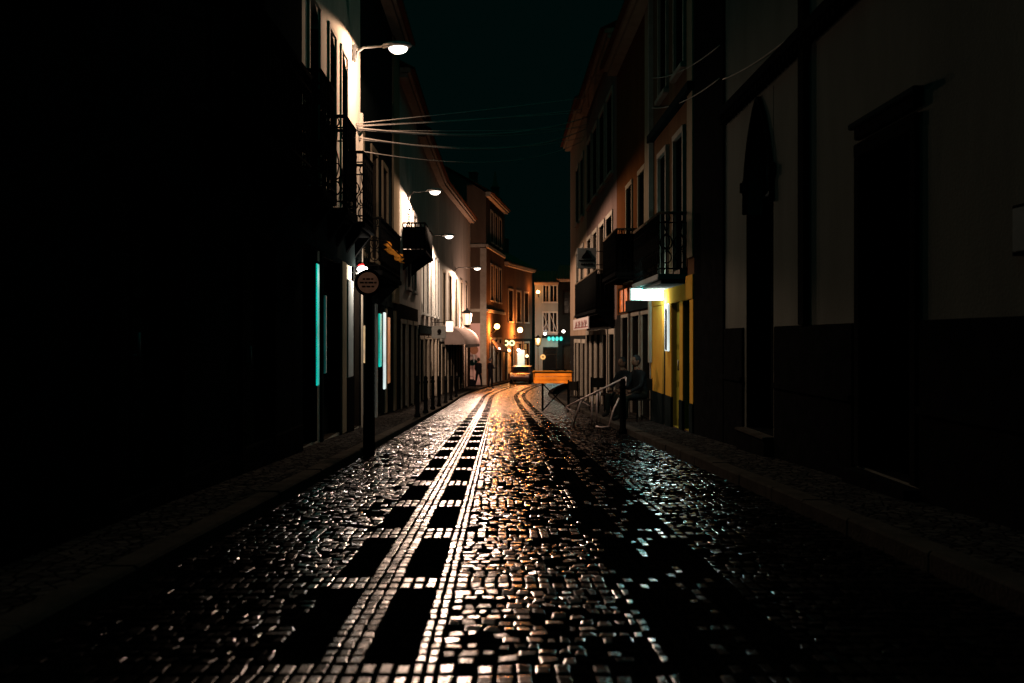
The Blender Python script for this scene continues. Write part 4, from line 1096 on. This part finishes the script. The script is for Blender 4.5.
o = bg.build('bag', clothd, None, (P(471.5, 388, 52.6).x, 52.6, zr(52.6)+.09)); tag(o, 'dark bag standing by the pinkish wall left of the people', 'bag')
def seated(lean=.0):
    J = {'pelvis': ((0, .05, .52), (.15, .12)), 'spine': ((0, .04, .70), (.14, .10)), 'chest': ((0, .02-lean, .90), (.16, .115)), 'neck': ((0, -.01-lean, 1.05), .055), 'skull': ((0, -.03-lean, 1.13), .055)}
    for s_, sx in (('l', 1), ('r', -1)):
        J['sho'+s_] = ((sx*.17, .02-lean, .97), .062); J['elb'+s_] = ((sx*.23, -.08-lean, .72), .046); J['wri'+s_] = ((sx*.13, -.30, .62), .032); J['han'+s_] = ((sx*.11, -.37, .60), .038)
        J['hip'+s_] = ((sx*.10, .02, .51), .098); J['kne'+s_] = ((sx*.13, -.42, .50), .07); J['ank'+s_] = ((sx*.12, -.42, .09), .046); J['toe'+s_] = ((sx*.14, -.57, .045), .042)
    return J
for i, (px, y, rz, lab, hr) in enumerate(((648, 18.2, -1.1, 'seated person in grey top beside the yellow shop wall', hairg), (625, 20.0, -.9, 'seated person in grey top behind the metal barrier', hairg))):
    x = min((px-500)*y/F, 2.82); gz = zr(y)+.085
    person((x, y, gz), rz, lab, seated(.05), 'people seated by the right wall', clothg, trouser, hr, (0, -.09, 1.215))
    dup(ch, (x, y, gz), rz, 'dark cafe chair under the person beside the yellow shop' if i == 0 else 'dark cafe chair under the person behind the barrier')

# ------------------------------------------------------------------ night sky
w = bpy.data.worlds.new('World'); S.world = w; w.use_nodes = True
nt = w.node_tree; N = nt.nodes; L = nt.links; N.clear()
out = N.new('ShaderNodeOutputWorld'); bgd = N.new('ShaderNodeBackground'); L.new(bgd.outputs[0], out.inputs[0])
tc = N.new('ShaderNodeTexCoord'); sx = N.new('ShaderNodeSeparateXYZ'); L.new(tc.outputs['Generated'], sx.inputs[0])
rp = N.new('ShaderNodeValToRGB'); L.new(sx.outputs['Z'], rp.inputs[0])
e = rp.color_ramp.elements; e[0].position = 0.40; e[0].color = (.0002, .0027, .0024, 1); e[1].position = 0.85; e[1].color = (.0008, .09, .078, 1)  # bright teal zenith, above the frame, added as fill for the walls
L.new(rp.outputs[0], bgd.inputs[0]); bgd.inputs[1].default_value = 1.0

# ------------------------------------------------------------------ camera
cd = bpy.data.cameras.new('camera'); cam = bpy.data.objects.new('camera', cd); C.objects.link(cam); S.camera = cam
cam.location = (0, 0, CAMZ); cam.rotation_euler = (PI/2, 0, 0)
cd.sensor_width = 36; cd.lens = 36*F/1024; cd.shift_x = 12/1024; cd.shift_y = -3.5/1024
cd.clip_start = .1; cd.clip_end = 2000
cd.dof.use_dof = True; cd.dof.focus_distance = 14; cd.dof.aperture_fstop = 2.4

S.view_settings.view_transform = 'Standard'; S.view_settings.look = 'None'; S.view_settings.exposure = 0; S.view_settings.gamma = 1
S.cycles.diffuse_bounces = 0; S.cycles.glossy_bounces = 2; S.cycles.max_bounces = 4; S.cycles.use_denoising = True
S.cycles.sample_clamp_indirect = 4; S.cycles.caustics_reflective = False; S.cycles.caustics_refractive = False
